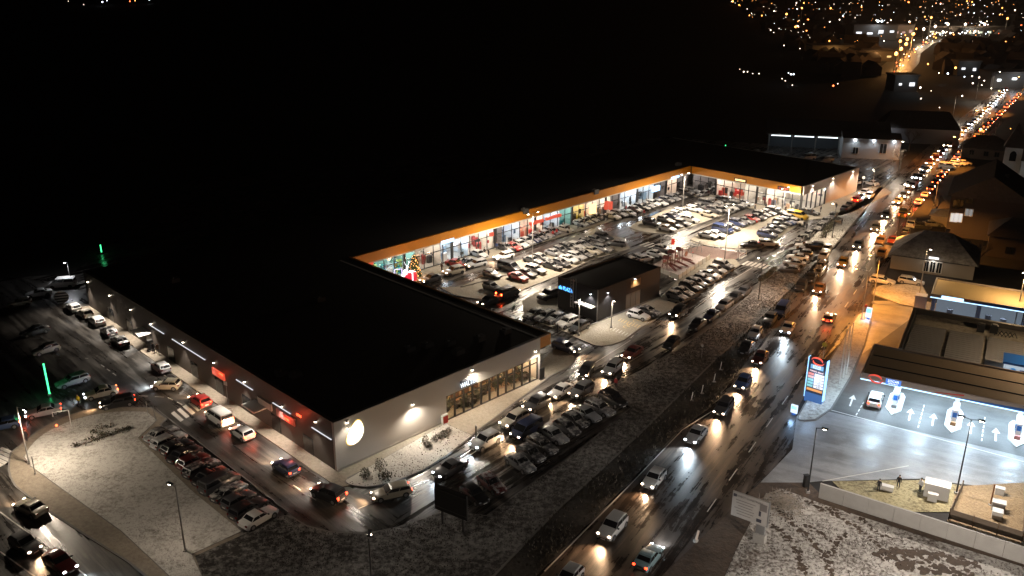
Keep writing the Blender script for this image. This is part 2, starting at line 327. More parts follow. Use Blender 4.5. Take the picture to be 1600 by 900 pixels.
def track(pts, w0, w1):          # ragged dark streaks and mud patches across the snow
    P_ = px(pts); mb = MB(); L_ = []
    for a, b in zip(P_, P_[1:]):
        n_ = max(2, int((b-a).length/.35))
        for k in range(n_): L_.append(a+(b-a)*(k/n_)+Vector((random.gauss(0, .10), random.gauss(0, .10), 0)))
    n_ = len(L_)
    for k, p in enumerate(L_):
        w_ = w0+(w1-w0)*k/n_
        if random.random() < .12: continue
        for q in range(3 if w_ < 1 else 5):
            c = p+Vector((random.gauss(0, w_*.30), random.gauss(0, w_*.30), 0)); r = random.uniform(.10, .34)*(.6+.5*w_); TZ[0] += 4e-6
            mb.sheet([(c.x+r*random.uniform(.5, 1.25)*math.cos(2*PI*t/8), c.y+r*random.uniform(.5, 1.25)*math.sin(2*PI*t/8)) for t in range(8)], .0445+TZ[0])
    return struct(mb.obj('ragged_streak', M_MUD))
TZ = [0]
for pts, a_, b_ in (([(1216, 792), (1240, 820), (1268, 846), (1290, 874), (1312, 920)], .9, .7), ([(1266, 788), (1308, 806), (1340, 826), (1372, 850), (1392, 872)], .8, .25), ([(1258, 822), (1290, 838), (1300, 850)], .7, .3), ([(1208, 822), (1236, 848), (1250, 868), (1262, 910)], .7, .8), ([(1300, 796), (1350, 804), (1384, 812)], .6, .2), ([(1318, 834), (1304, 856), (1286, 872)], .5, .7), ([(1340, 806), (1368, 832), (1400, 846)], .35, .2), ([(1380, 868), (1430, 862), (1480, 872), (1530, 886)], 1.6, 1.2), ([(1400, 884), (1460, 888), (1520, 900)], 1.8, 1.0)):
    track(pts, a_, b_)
# ---- markings
def line(a, b, wd, name, parent, z=.024, m=M_MARK):
    A, B = G(*a), G(*b); d = (B-A).normalized(); n_ = Vector((-d.y, d.x, 0))*wd/2
    return MB().sheet([A+n_, A-n_, B-n_, B+n_], z).obj(name, m, parent)
def dashes(a, b, on, off, wd, name, parent, z=.024, m=M_MARK):
    A, B = G(*a), G(*b); L = (B-A).length; d = (B-A)/L; n_ = Vector((-d.y, d.x, 0))*wd/2; t = 0
    while t+on < L:
        P, Q = A+d*t, A+d*(t+on); MB().sheet([P+n_, P-n_, Q-n_, Q+n_], z).obj(name, m, parent); t += on+off
def zebra(c0, c1, length_dir, ln, n, wd, parent, z=.026):
    A, B = G(*c0), G(*c1); d = dirv(length_dir)*ln/2; s_ = (B-A).normalized()*wd/2
    for k in range(n):
        c = A+(B-A)*(k/(n-1)); MB().sheet([c-d-s_, c+d-s_, c+d+s_, c-d+s_], z).obj('zebra_stripe', M_MARK, parent)
cpk = bpy.data.objects['car_park']; sdr = bpy.data.objects['side_road']
line((851, 893), (984, 758), .16, 'edge_line', main_road); line((1066, 672), (1112, 643), .14, 'edge_line', main_road)
line((984, 758), (1066, 672), .12, 'edge_line', main_road)
dashes((1105, 800), (1300, 520), 3, 4.5, .12, 'lane_dash', main_road); dashes((1320, 480), (1450, 290), 3, 4.5, .12, 'lane_dash', main_road)
zebra((277, 651), (330, 620), 132, 3.2, 7, .62, sdr); zebra((-10, 722), (14, 706), 150, 3.6, 5, .55, sdr)
dashes((458, 758), (500, 786), 1.6, 1.4, .12, 'lane_dash', sdr); dashes((560, 795), (690, 742), 2.2, 1.5, .12, 'lane_dash', cpk); dashes((700, 735), (860, 626), 2.4, 2, .12, 'lane_dash', cpk)
dashes((158, 570), (186, 590), 1.2, .9, .12, 'lane_dash', sdr); dashes((192, 617), (262, 621), 1.4, 1.0, .12, 'lane_dash', sdr); dashes((262, 621), (300, 640), 1.3, 1, .12, 'lane_dash', sdr)
line((0, 800), (135, 900), .14, 'lane_line', sdr); line((0, 862), (60, 905), .14, 'edge_line', sdr)
line((740, 700), (690, 735), .1, 'bay_line', cpk)
zebra((1165, 411), (1197, 417), 52, 3.0, 6, .55, cpk); zebra((1007, 381), (1034, 388), 45, 3.4, 5, .5, cpk)
line((1140, 440), (1176, 418), .14, 'lane_line', cpk); line((1085, 482), (1140, 440), .12, 'lane_line', cpk); line((1157, 404), (1166, 399), .5, 'stop_line', cpk)
line((925, 570), (985, 532), .12, 'lane_line', cpk); line((980, 568), (1005, 553), .12, 'lane_line', cpk)
for k in range(7): line((75+k*5+55-k*2, 566+k*14-20), (140-k*2, 546+k*14), .12, 'bay_line', sdr, .02) if k in (1, 2, 3) else None
for k in range(8):     # hatched disabled bays in front of the kiosk
    line((966+k*4.2, 502+k*1.5), (971+k*4.2, 498+k*1.5), .16, 'hatch_stripe', bay_objs['kiosk_front_bays'], .03, M_MARKY)
    line((953+k*4.6, 515+k*1.9), (958+k*4.6, 511+k*1.9), .16, 'hatch_stripe', bay_objs['kiosk_front_bays'], .03, M_MARK)
for bx_, by_ in ((979, 511), (994, 502)):      # wheelchair signs on the bays: ring with head and back
    c = G(bx_, by_); m = MB(); n = 12
    for k in range(n-3):
        a0, a1 = 2*PI*k/n, 2*PI*(k+1)/n
        m.add([(c.x+r*math.cos(a), c.y+r*math.sin(a), .032) for r, a in ((.45, a0), (.6, a0), (.6, a1), (.45, a1))], [(0, 1, 2, 3)])
    m.box((c.x+.3, c.y+.55, .03), (.14, .8, .01)); m.box((c.x+.3, c.y+1.1, .03), (.25, .25, .01)); m.obj('wheelchair_mark', M_MARKY, bay_objs['kiosk_front_bays'])
for x, y in ((830, 615), ): pass
def ground_arrow(px_, py_, ang, ln=3.6, parent=None, m=M_MARK):
    c = G(px_, py_); d = dirv(ang); n_ = Vector((-d.y, d.x, 0))
    a = c-d*ln/2; b = c+d*ln*.12; e = c+d*ln/2
    MB().add([(*(p.xy), .03) for p in (a-n_*.11, a+n_*.11, b+n_*.11, b-n_*.11)], [(0, 3, 2, 1)]).add([(*(p.xy), .03) for p in (b-n_*.5, b+n_*.5, e)], [(0, 2, 1)]).obj('arrow_mark', m, parent)
for p in ((1331, 626), (1422, 648), (1458, 656), (1517, 668), (1556, 679)): ground_arrow(*p, 62, 3.8, forecourt)
for p, q in (((1350, 628), (1337, 650)), ((1444, 633), (1434, 670)), ((1539, 652), (1533, 694))): dashes(p, q, .8, .5, .14, 'lane_dash', forecourt, .03)
line((1295, 640), (1620, 727), .16, 'edge_line', forecourt, .03); line((1320, 605), (1620, 690), .08, 'drain_line', forecourt, .03, mat('drain_grating', (.05, .05, .05), .6))
line((1285, 752), (1420, 728), .12, 'edge_line', forecourt, .03)

# ------------------------------------------------------------------ shopping centre
U45, V45 = dirv(45), dirv(135); C0 = G(527, 738); TOP = 6.7
def uv(p): q = p-C0; return q.dot(U45), q.dot(V45)
def text(body, size, m, parent, loc, rot, extrude=.03, name='lettering', align='CENTER', sx=1.0):
    cu = bpy.data.curves.new('t', 'FONT'); cu.body = body; cu.size = size; cu.extrude = extrude; cu.align_x = align; cu.align_y = 'CENTER'; cu.resolution_u = 2
    t = bpy.data.objects.new('t', cu); COL.objects.link(t); bpy.context.view_layer.update()
    me = bpy.data.meshes.new_from_object(t.evaluated_get(bpy.context.evaluated_depsgraph_get())); bpy.data.objects.remove(t)
    me.materials.clear(); me.materials.append(m)
    o = bpy.data.objects.new(name, me); COL.objects.link(o); o.location = loc; o.rotation_euler = rot; o.scale = (sx, 1, 1)
    if parent is not None: o.parent = parent
    return o
mall = thing('shopping_centre', 'long flat-roofed grey shopping centre with orange fascia bent round the car park', 'shopping centre', C0, PI/4)
def mbox(name, u0, u1, v0, v1, z0, z1, m, parent=mall):
    return MB().box(((u0+u1)/2, (v0+v1)/2, (z0+z1)/2), (abs(u1-u0), abs(v1-v0), z1-z0)).obj(name, m, parent)
UA = (G(860, 522, TOP)-C0).dot(U45); VB = (G(545, 403, TOP)-C0).dot(V45); UB = (G(1100, 263, TOP)-C0).dot(U45)
VC = (G(1262, 290, TOP)-C0).dot(V45); UC = (G(1333, 260, TOP)-C0).dot(U45); VD = (G(110, 428, TOP)-C0).dot(V45)
UA = (UA+ (G(545,403,TOP)-C0).dot(U45))/2
FH = 4.95            # underside of the orange fascia
T = .4
roof = MB().sheet([(T, T), (UA+.001, T), (UA+.001, VB+.001), (UB+.001, VB+.001), (UB+.001, VC+T), (UC-T, VC+T), (UC-T, VD-T), (T, VD-T)], TOP-.05).obj('roof', M_ROOF, mall)
# front wall with window opening
s0, _ = on_wall(698, 650, C0, U45); s1, _ = on_wall(841, 590, C0, U45); _, zt = on_wall(698, 619, C0, U45)
W0, W1, WZ = s0, min(s1, UA-1.2), zt
mbox('wall', 0, W0, 0, T, 0, TOP, M_WALL); UW = W1+.35; mbox('wall', W0, UW, 0, T, WZ, TOP, M_WALL); mbox('wall', W1, UW, 0, T, 0, WZ, M_WALL)
mbox('fascia', UW+.003, UA+.35, -.02, .35, FH+.05, TOP+.1, M_ORANGE); mbox('soffit', UW+.003, UA+.3, .353, VB, FH+.1, FH+.25, mat('white_soffit', (.66, .63, .58), .5))
mbox('parapet_coping', -.06, UA+.06, -.06, T+.06, TOP, TOP+.08, mat('pale_coping', (.36, .35, .33), .5))
mbox('plinth', .0, W0, -.06, -.003, 0, .35, mat('pale_plinth', (.42, .38, .32), .7))
fr = MB(); nb = 11
for k in range(nb+1): fr.box((W0+(W1-W0)*k/nb, .2, WZ/2), (.2, .24, WZ))
fr.box(((W0+W1)/2, .22, WZ-.08), (W1-W0, .24, .16)); fr.box(((W0+W1)/2, .22, WZ*.74), (W1-W0, .2, .10)); fr.box(((W0+W1)/2, .22, .1), (W1-W0, .24, .2))
fr.obj('window_frame', M_TRIM, mall)
def pane(u, v, rz, me, m, name='shop_window'):
    o = bpy.data.objects.new(name, me); COL.objects.link(o); o.location = (u, v, 0); o.rotation_euler = (0, 0, rz); o.parent = mall
    if not len(me.materials): me.materials.append(m)
    o.material_slots[0].link = 'OBJECT'; o.material_slots[0].material = m; return o
GL = bpy.data.materials.new('clear_shop_glass'); GL.use_nodes = True; _t = GL.node_tree; _t.nodes.remove(_t.nodes['Principled BSDF'])
_a = _t.nodes.new('ShaderNodeBsdfTransparent'); _b = _t.nodes.new('ShaderNodeBsdfGlossy'); _b.inputs['Roughness'].default_value = .03; _m = _t.nodes.new('ShaderNodeMixShader'); _m.inputs[0].default_value = .07
_t.links.new(_a.outputs[0], _m.inputs[1]); _t.links.new(_b.outputs[0], _m.inputs[2]); _t.links.new(_m.outputs[0], _t.nodes['Material Output'].inputs['Surface']); MATS['clear_shop_glass'] = GL
pm = MB().box((0, 0, WZ/2), ((W1-W0)/nb-.22, .03, WZ-.1)).mesh('window_pane')
for k in range(nb): pane(W0+(W1-W0)*(k+.5)/nb, .2, 0, pm, GL, 'window_pane')
# the lit room behind the front window
M_ROOM = mat('warm_room_wall', (.58, .42, .25), .8); ID = 4.2
mbox('room_back', W0, W1, ID, ID+.2, 0, WZ, M_ROOM); mbox('room_ceiling', W0, W1, T+.01, ID-.003, WZ+.01, WZ+.2, mat('dark_ceiling', (.05, .04, .035), .8)); mbox('room_floor', W0, W1, T+.01, ID-.003, .02, .06, mat('wood_floor', (.22, .12, .06), .5))
mbox('room_side', W0-.2, W0-.003, T+.01, ID, 0, WZ, M_ROOM); mbox('room_side', W1+.003, W1+.2, T+.01, ID, 0, WZ, M_ROOM)
_r = random.Random(3); dk = mat('dark_furniture', (.02, .014, .01), .6); pl_ = MB(); tb = MB(); sh_ = MB(); lampb = MB(); pic = MB()
M_LEAFD = mat('dark_leaves', (.02, .03, .012), .7)
for k in range(26):
    x = _r.uniform(W0+.4, W1-.4); y = _r.uniform(.9, 2.6); hh = _r.uniform(.7, 1.9); pl_ = MB()
    for q in range(26):
        a = _r.uniform(0, 6.28); c = Vector((x+math.cos(a)*_r.uniform(0, .5), y+math.sin(a)*_r.uniform(0, .4), hh*_r.uniform(.35, 1.25))); d = Vector((_r.uniform(-1, 1), _r.uniform(-1, 1), _r.uniform(-.2, 1))).normalized()*.26; e = d.orthogonal().normalized()*.1
        pl_.add([c-d, c+e, c+d, c-e], [(0, 1, 2, 3)])
    pl_.tube((x, y, .05), (x, y, hh*.6), .06, n=5).obj('indoor_plant', M_LEAFD, mall)
for k in range(16):
    x = _r.uniform(W0+.8, W1-.8); y = _r.uniform(1.2, 3.4); MB().box((x, y, .74), (.9, .7, .06)).box((x, y, .4), (.1, .1, .62)).obj('table', dk, mall)
    for sg in (-.65, .65): MB().box((x+sg, y, .5), (.42, .42, .9)).obj('chair', dk, mall)
for k in range(9):
    x = W0+(W1-W0)*(k+.5)/9; MB().box((x, ID-.2, _r.uniform(.8, 1.4)), (_r.uniform(.7, 1.6), .3, _r.uniform(1.2, 2.2))).obj('back_shelf', mat('brown_shelves', (.10, .05, .025), .6), mall)
    MB().box((x+1, ID-.05, _r.uniform(2.0, 2.7)), (_r.uniform(.5, 1.1), .06, _r.uniform(.5, .9))).obj('picture', mat('picture_frames', (.12, .10, .09), .5), mall)
for k in range(7):
    x = W0+(W1-W0)*(k+.5)/7; y = 1.6+1.2*(k % 2); lamp_ = MB().tube((x, y, WZ-.55), (x, y, WZ), .02, n=5).obj('pendant_lamp', dk, mall); MB().ball((x, y, WZ-.65), .13).obj('bulb', E_WARM, lamp_)
    light('POINT', (x, y, WZ-.95), 170, (1, .66, .36), .12, parent=mall)
# left wall (dark), inner wall of the near wing, far wing end
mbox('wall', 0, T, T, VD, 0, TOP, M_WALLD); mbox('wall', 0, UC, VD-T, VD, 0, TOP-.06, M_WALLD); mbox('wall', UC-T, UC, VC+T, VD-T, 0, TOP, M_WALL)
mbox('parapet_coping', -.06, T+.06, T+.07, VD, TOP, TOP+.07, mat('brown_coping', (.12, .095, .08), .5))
mbox('wall', UW-T, UW, T, VB, 0, TOP, M_WALL)
mbox('fascia', UA+.003, UA+.35, T+.003, VB+.2, FH, TOP+.1, M_ORANGE)
mbox('fascia', UA-2.2, UA+.35, -.35, -.065, FH+.1, TOP+.1, M_ORANGE) if False else None
# long shop front and far wing: glazed units with lit rooms behind
UNIT = {  # wall colour, goods palette, lamp colour, power
 'white': ((.72, .66, .58), ((.6, .58, .55), (.03, .03, .035), (.5, .33, .22), (.12, .12, .16), (.35, .05, .05), (.7, .66, .6)), (1, .90, .78), 62),
 'red': ((.70, .58, .50), ((.55, .03, .03), (.6, .10, .06), (.5, .45, .4), (.04, .03, .03), (.62, .3, .22)), (1, .87, .74), 58),
 'cool': ((.66, .70, .74), ((.05, .09, .15), (.45, .52, .58), (.02, .025, .03), (.2, .3, .4), (.6, .62, .64)), (.84, .93, 1), 62),
 'teal': ((.16, .30, .28), ((.02, .22, .26), (.02, .04, .12), (.35, .42, .12), (.05, .30, .34), (.02, .02, .04)), (.92, 1, .90), 50),
 'dim': ((.24, .22, .22), ((.05, .05, .06), (.12, .10, .09), (.02, .02, .02)), (1, .92, .85), 14),
 'amber': ((.62, .48, .25), ((.5, .38, .05), (.45, .4, .3), (.05, .03, .02), (.5, .1, .05)), (1, .84, .55), 55)}
_g = random.Random(11); _mc = {}
def cmat(c, pre):
    if c not in _mc: _mc[c] = mat(f'{pre}_{len(_mc)}', c, .7)
    return _mc[c]
def shopfront(u0, u1, v, inward, along_u, units, wmod, depth):
    def ibox(name, t0, t1, d0, d1, z0, z1, m):
        a, b = sorted((v+inward*d0, v+inward*d1))
        return mbox(name, t0, t1, a, b, z0, z1, m) if along_u else mbox(name, a, b, t0, t1, z0, z1, m)
    L = u1-u0; n = max(1, round(L/wmod)); st = L/n
    me = MB().box((0, 0, (FH-.5)/2+.2), (st-.12, .03, FH-.6)).mesh('window_pane')
    post = MB().box((0, 0, (FH-.3)/2+.1), (.11, .16, FH-.3)).mesh('mullion'); post.materials.append(M_TRIM)
    wide = MB().box((0, 0, (FH-.3)/2+.1), (.45, .4, FH-.3)).mesh('pier'); wide.materials.append(M_TRIM)
    for k in range(n):
        t = u0+st*(k+.5)
        if along_u: pane(t, v+inward*.25, 0, me, GL, 'window_pane')
        else: pane(v+inward*.25, t, PI/2, me, GL, 'window_pane')
        for q in ((k,) if k < n-1 else (k, k+1)):
            big = q % 5 == 0
            o = bpy.data.objects.new('pier' if big else 'mullion', wide if big else post); COL.objects.link(o); o.parent = mall
            tt = u0+st*q; o.location = (tt, v+inward*.22, 0) if along_u else (v+inward*.22, tt, 0)
    ibox('fascia', u0, u1, -.55, -.003, FH, TOP+.1, M_ORANGE); ibox('soffit_band', u0, u1, -.5, .5, FH-.28, FH-.003, mat('white_soffit', (.66, .63, .58), .5)); ibox('transom', u0, u1, .16, .34, 2.95, 3.07, M_TRIM)
    ibox('stall_riser', u0, u1, .1, .4, 0, .2, M_TRIM); ibox('back_wall', u0, u1, depth, depth+.3, 0, TOP-.1, M_WALLD); ibox('shop_floor', u0, u1, .41, depth, .03, .08, mat('shop_floor_tile', (.42, .40, .37), .35)); ibox('shop_ceiling', u0, u1, .51, depth, FH-.2, FH-.1, mat('shop_ceiling_white', (.6, .6, .58), .8))
    for a, b, kind in units:
        a, b = u0+L*a, u0+L*b; wc, pal, lc, pw = UNIT[kind]; w_ = b-a
        ibox('shop_wall', a, b, depth-.06, depth-.003, .08, FH-.2, cmat(wc, 'shop_wall_paint')); ibox('partition', b-.08, b+.08, .42, depth-.07, .08, FH-.2, cmat(wc, 'shop_wall_paint'))
        for k in range(int(w_*1.5)):
            t = a+.5+_g.random()*(w_-1.0); d = .8+_g.random()*(min(depth, 6.5)-1.6); hh = _g.choice((.9, 1.3, 1.6, 1.9)); c = _g.choice(pal); ww = _g.uniform(.45, 1.3)/2
            r_ = ibox('display_rack', t-ww, t+ww, d, d+_g.uniform(.35, .7), .08, hh, cmat(c, 'goods'))
        for k in range(int(w_/2.2)):
            t = a+.8+_g.random()*(w_-1.6); z = _g.uniform(1.6, 2.6); ww = _g.uniform(.35, .9); ibox('wall_poster', t-ww, t+ww, depth-.1, depth-.065, z, z+_g.uniform(.5, 1.1), cmat(_g.choice(pal), 'goods'))
        for k in range(max(1, int(w_/3.5))):    # stickers and posters just behind the glass
            t = a+.6+_g.random()*(w_-1.2); z = _g.uniform(.6, 2.4); ww = _g.uniform(.2, .55); ibox('window_poster', t-ww, t+ww, .32, .35, z, z+_g.uniform(.5, 1.2), cmat(_g.choice(pal), 'goods'))
        nl = max(1, round(w_/4.5))
        for k in range(nl):
            for d in ((1.5, 4.2) if depth < 9 else (1.5, 5.0, 9.0)):
                t = a+w_*(k+.5)/nl; p = (t, v+inward*d, FH-.9) if along_u else (v+inward*d, t, FH-.9); light('POINT', p, pw*4.2, lc, .25, parent=mall)
LONG = [(0, .035, 'red'), (.035, .14, 'teal'), (.14, .20, 'white'), (.20, .27, 'cool'), (.27, .335, 'white'), (.335, .36, 'dim'), (.36, .41, 'cool'), (.41, .48, 'red'), (.48, .53, 'cool'), (.53, .57, 'teal'), (.57, .61, 'amber'), (.61, .655, 'red'), (.655, .70, 'white'), (.70, .735, 'dim'), (.735, .80, 'cool'), (.80, .86, 'cool'), (.86, .91, 'dim'), (.91, .955, 'red'), (.955, 1, 'dim')]
shopfront(UA+.4, UB-.4, VB, 1, True, LONG, 2.45, 6.2)
ew = UB+.41*(UC-UB)
shopfront(VC+.5, VB-.9, UB, 1, False, [(0, .30, 'white'), (.30, .5, 'white'), (.5, .78, 'red'), (.78, 1, 'dim')], 2.4, ew-UB)
# end wall of the far wing: pale cladding with a short shop window
mbox('wall', ew, UC, VC, VC+T, 0, TOP, M_WALL); mbox('wall', UB, ew, VC, VC+T, FH-.4, TOP, M_WALL)
me_ = MB().box((0, 0, (FH-.5)/2), ((ew-UB)/5-.24, .03, FH-.6)).mesh('window_pane')
for k in range(5): pane(UB+(ew-UB)*(k+.5)/5, VC+.2, 0, me_, GL, 'window_pane')
for k in range(6): mbox('mullion', UB+(ew-UB)*k/5-.1, UB+(ew-UB)*k/5+.1, VC+.05, VC+.35, 0, FH-.4, M_TRIM)
mbox('parapet_coping', UB-.3, UC+.06, VC-.06, VC+T, TOP, TOP+.09, mat('pale_coping'))
# roof plant
for (x, y, lit) in ((640, 547, 0), (668, 541, 0), (702, 538, 0), (716, 552, 1), (750, 531, 0), (790, 520, 0), (440, 585, 0), (462, 588, 0), (273, 440, 1), (500, 470, 0), (820, 330, 0), (930, 300, 0), (1060, 258, 0)):
    u_, v_ = uv(G(x, y, TOP)); m = MB(); m.box((u_, v_, TOP+.1), (1.5, 1.1, 1.1)); m.tube((u_-.3, v_, TOP+.65), (u_-.3, v_, TOP+.9), .35, .3, 8)
    m.obj('roof_ventilator', mat('roof_plant_metal', (.10, .10, .10), .5, .3), mall)
# pavement in front of the long shops, footway along the left wall
def uvpoly(*p): return [C0+U45*a+V45*b for a, b in p]
struct(MB().prism(uvpoly((UA, VB), (UA, VB-4.2), (UB-4.6, VB-4.2), (UB-4.6, VC-4), (UB+2, VC-7.5), (UB+10, VC-8.5), (UC+6, VC-7), (UC+10, VC-3), (UC+9, VC), (UB, VC), (UB, VB)), -.02, .13).obj('shop_pavement', M_BAY))
struct(MB().prism(uvpoly((0, -2.4), (0, VD), (-1.9, VD+1), (-1.9, -2.9), (-.6, -3.6)), -.02, .12).obj('side_pavement', M_WALK))
# signs on the long front
def at_front(x): return on_wall(x, 400, C0+V45*VB, U45)[0]
def sign(x0, x1, z0, z1, m, body=None, tm=None, name='shop_sign'):
    a, b = at_front(x0), at_front(x1); o = mbox(name, a, b, VB-.62, VB-.56 if z1 > FH else VB-.05, z0, z1, m)
    return o
sign(687, 707, FH-.45, FH+.25, E_BLUEW); sign(826, 846, 3.1, 3.75, E_RSIGN); sign(850, 873, 3.2, 3.8, E_RSIGN); sign(764, 769, 3.2, 4.0, E_RSIGN)
sign(918, 926, 1.6, 3.8, E_OSIGN); sign(941, 945, 1.6, 3.6, E_RSIGN); sign(948, 951, 1.2, 3.2, E_RSIGN); sign(566, 580, FH-.6, FH-.1, E_RSIGN); sign(1012, 1022, 2.6, 3.9, E_BLUEW); sign(1038, 1050, FH-.3, FH+.3, E_BLUEW)
def at_wing(x): return on_wall(x, 290, C0+U45*UB, -V45)
for x0, x1, m in ((1150, 1169, E_OSIGN), (1219, 1238, mat('dim_red_sign', (.3, .05, .03), .5))):
    a, b = VB, VB
    va = VB-(at_wing(x0)[0]-0)+0; a = on_wall(x0, 275, C0+U45*UB, V45)[0]; b = on_wall(x1, 275, C0+U45*UB, V45)[0]
    bd = mbox('sign_board', UB-.72, UB-.56, min(a, b), max(a, b), FH+.1, FH+1.0, M_TRIM)
    mbox('sign_face', UB-.78, UB-.73, min(a, b)+.3, max(a, b)-.3, FH+.35, FH+.8, m)
# egg-shaped lit logo, sign over the front window, letter box
def wall_pt(px_, py_): return on_wall(px_, py_, C0, U45)
ec = wall_pt(555, 675); ring = []
for k in range(28):
    a = 2*PI*k/28; x = 1.12*math.cos(a)*(1-.30*math.sin(a)); y = 1.45*math.sin(a)
    ring.append((ec[0]+x+.26*y, ec[1]+y))
m = MB(); m.add([(x, -.06, z) for x, z in ring]+[(x, -.16, z) for x, z in ring], [tuple(range(28, 56))]+[(k, (k+1) % 28, 28+(k+1) % 28, 28+k) for k in range(28)])
m.obj('egg_logo', E_ESIGN, mall)
m = MB(); m.add([(ec[0]+(x-ec[0])*1.09, -.03, ec[1]+(z-ec[1])*1.09) for x, z in ring]+[(ec[0]+(x-ec[0])*1.09, -.055, ec[1]+(z-ec[1])*1.09) for x, z in ring], [tuple(range(28, 56))]+[(k, (k+1) % 28, 28+(k+1) % 28, 28+k) for k in range(28)])
m.obj('logo_halo_ring', em('amber_logo_rim', (1, .66, .12), 1.2), mall)
a = wall_pt(719, 607); b = wall_pt(741, 598)
mbox('sign_board', a[0], b[0], -.28, -.003, WZ+.25, WZ+1.35, mat('sign_box_grey', (.16, .17, .2), .5))
text('WALTER', 1.0, E_WSIGN, mall, ((a[0]+b[0])/2, -.33, WZ+.75), (PI/2, 0, 0), .03, 'sign_lettering', sx=.78)
# wall lamps
def wall_lamp(u_, v_, z_, outward, power, col, e, tilt=.35, ang=125):
    o = outward
    m = MB(); m.box((u_+o[0]*.12, v_+o[1]*.12, z_+.06), (.24, .24, .14)); lamp = m.obj('wall_lamp', M_TRIM, mall)
    MB().box((u_+o[0]*.14, v_+o[1]*.14, z_-.05), (.2, .2, .06)).obj('lamp_lens', e, lamp)
    light('SPOT', (u_+o[0]*.6, v_+o[1]*.6, z_-.05), power, col, .2, (o[0]*tilt, o[1]*tilt, -1), ang, .5, mall)
WARM = (1, .87, .73); COOLW = (.93, .95, 1); NEUT = (1, .89, .76)
for x, y, p in ((541, 654, 350), (644, 631, 1350), (737, 577, 1350), (836, 548, 1000)):
    a = wall_pt(x, y); wall_lamp(a[0], 0, min(a[1], TOP-.5), (0, -1), p, WARM, E_WARM, .8, 165)
for x, y, p in ((1270, 287, 800), (1302, 275, 800), (1333, 264, 700)):
    a = on_wall(x, y, C0+V45*VC, U45); wall_lamp(a[0], VC, min(a[1], TOP-.4), (0, -1), p, WARM, E_WARM, .4)
for x, y, p in ((138, 440, 700), (172, 461, 700), (205, 483, 700), (237, 505, 650), (287, 534, 500), (335, 566, 500), (383, 596, 500), (441, 634, 500), (494, 658, 420)):
    a = on_wall(x, y, C0, V45); wall_lamp(0, a[0], min(max(a[1], 4.6), TOP-.5), (-1, 0), p*2.6, NEUT, E_WARM, .5, 100)
def lw(x, y): return on_wall(x, y, C0, V45)
for (x0, y0, x1, y1) in ((234, 507, 258, 526), (270, 530, 322, 564), (370, 592, 396, 607), (427, 626, 455, 643), (488, 664, 519, 684)):
    a, b = lw(x0, y0), lw(x1, y1); z = 4.3
    mbox('strip_light', -.2, -.05, min(a[0], b[0]), max(a[0], b[0]), z, z+.05, E_TUBE)
for (x0, y0, x1, y1, m) in ((333, 573, 352, 589, E_RSIGN), (404, 614, 425, 630, mat('pale_shop_board', (.5, .42, .4), .5)), (434, 640, 462, 658, mat('pinkish_shop_board', (.5, .2, .18), .5))):
    a, b = lw(x0, y0), lw(x1, y1); z = max(1.5, (a[1]+b[1])/2-.5); s_ = mbox('shop_sign', -.25, -.02, min(a[0], b[0]), max(a[0], b[0]), 2.9, 3.9, m)
for x, y, p in ((349, 585, 10), (452, 655, 40), (470, 640, 30)):      # glow of the red shop signs
    a = lw(x, y); mbox('red_sign_lamp', -.4, -.3, a[0]-.5, a[0]+.5, max(2.6, min(a[1], 5)), max(2.6, min(a[1], 5))+.25, em('red_neon', (1, .06, .02), 5))
    light('POINT', (-.75, a[0], max(2.6, min(a[1], 5))), p, (1, .10, .04), .2, parent=mall)
for x, y in ((230, 519), (411, 657)):
    a = lw(x, y); mbox('entrance_canopy', -2.0, -.02, a[0]-1.6, a[0]+1.6, 2.75, 2.95, mat('pale_canopy', (.6, .58, .56), .5))
for k in range(9):
    v_ = 5+k*7.6; mbox('shop_door', -.05, -.003, v_, v_+2.2, 0, 2.5, M_GLASSD)

# ------------------------------------------------------------------ kiosk block in the car park
KZ = 5.8; ka = G(872, 432, KZ); kb = G(935, 453, KZ); kd_ = (kb-ka).normalized(); kp = Vector((-kd_.y, kd_.x, 0))
kl = (kb-ka).length; kw = (G(1016, 430, KZ)-kb).dot(kp)
kiosk = thing('retail_pavilion', 'black flat-roofed retail pavilion with blue lit lettering amid the car park', 'building', (ka.x, ka.y, 0), math.atan2(kd_.y, kd_.x))
def kbox(name, x0, x1, y0, y1, z0, z1, m, parent=None): return MB().box(((x0+x1)/2, (y0+y1)/2, (z0+z1)/2), (x1-x0, y1-y0, z1-z0)).obj(name, m, parent or kiosk)
D_ = kw+5
kbox('wall', 0, kl, 0, .3, 0, KZ, M_BLACKC); kbox('wall', kl-.3, kl, .3, kw*.62, 0, KZ, M_BLACKC); kbox('wall', 0, .3, .3, D_, 0, KZ, M_BLACKC); kbox('wall', .3, kl, D_-.3, D_, 0, KZ, M_BLACKC)
kbox('wall', kl-.3, kl, kw*.62, D_-.3, 2.9, KZ, mat('brown_cladding', (.03, .018, .014), .5)); kbox('wall', kl-.3, kl, kw*.96, D_-.3, 0, 2.9, M_BLACKC)
kbox('roof', .3, kl-.3, .3, D_-.3, KZ-.3, KZ-.25, M_ROOF)
for k in range(3):
    y0 = kw*(.62+.113*k); kbox('grey_panel', kl-.25, kl-.05, y0+.06, y0+kw*.113-.04, .1, 2.85, mat('grey_shutter', (.16, .155, .145), .6))
kbox('canopy', kl*.52, kl-.4, -1.3, -.003, 2.5, 2.7, mat('pale_canopy')); kbox('corner_trim', kl-.2, kl+.03, -.05, -.003, .0, KZ, M_STEEL)
tw = MB()
for sx_ in (0, .7):
    for sy_ in (-.75, -.15): tw.box((kl*.40+sx_, sy_, 3.9), (.08, .08, 5.2))
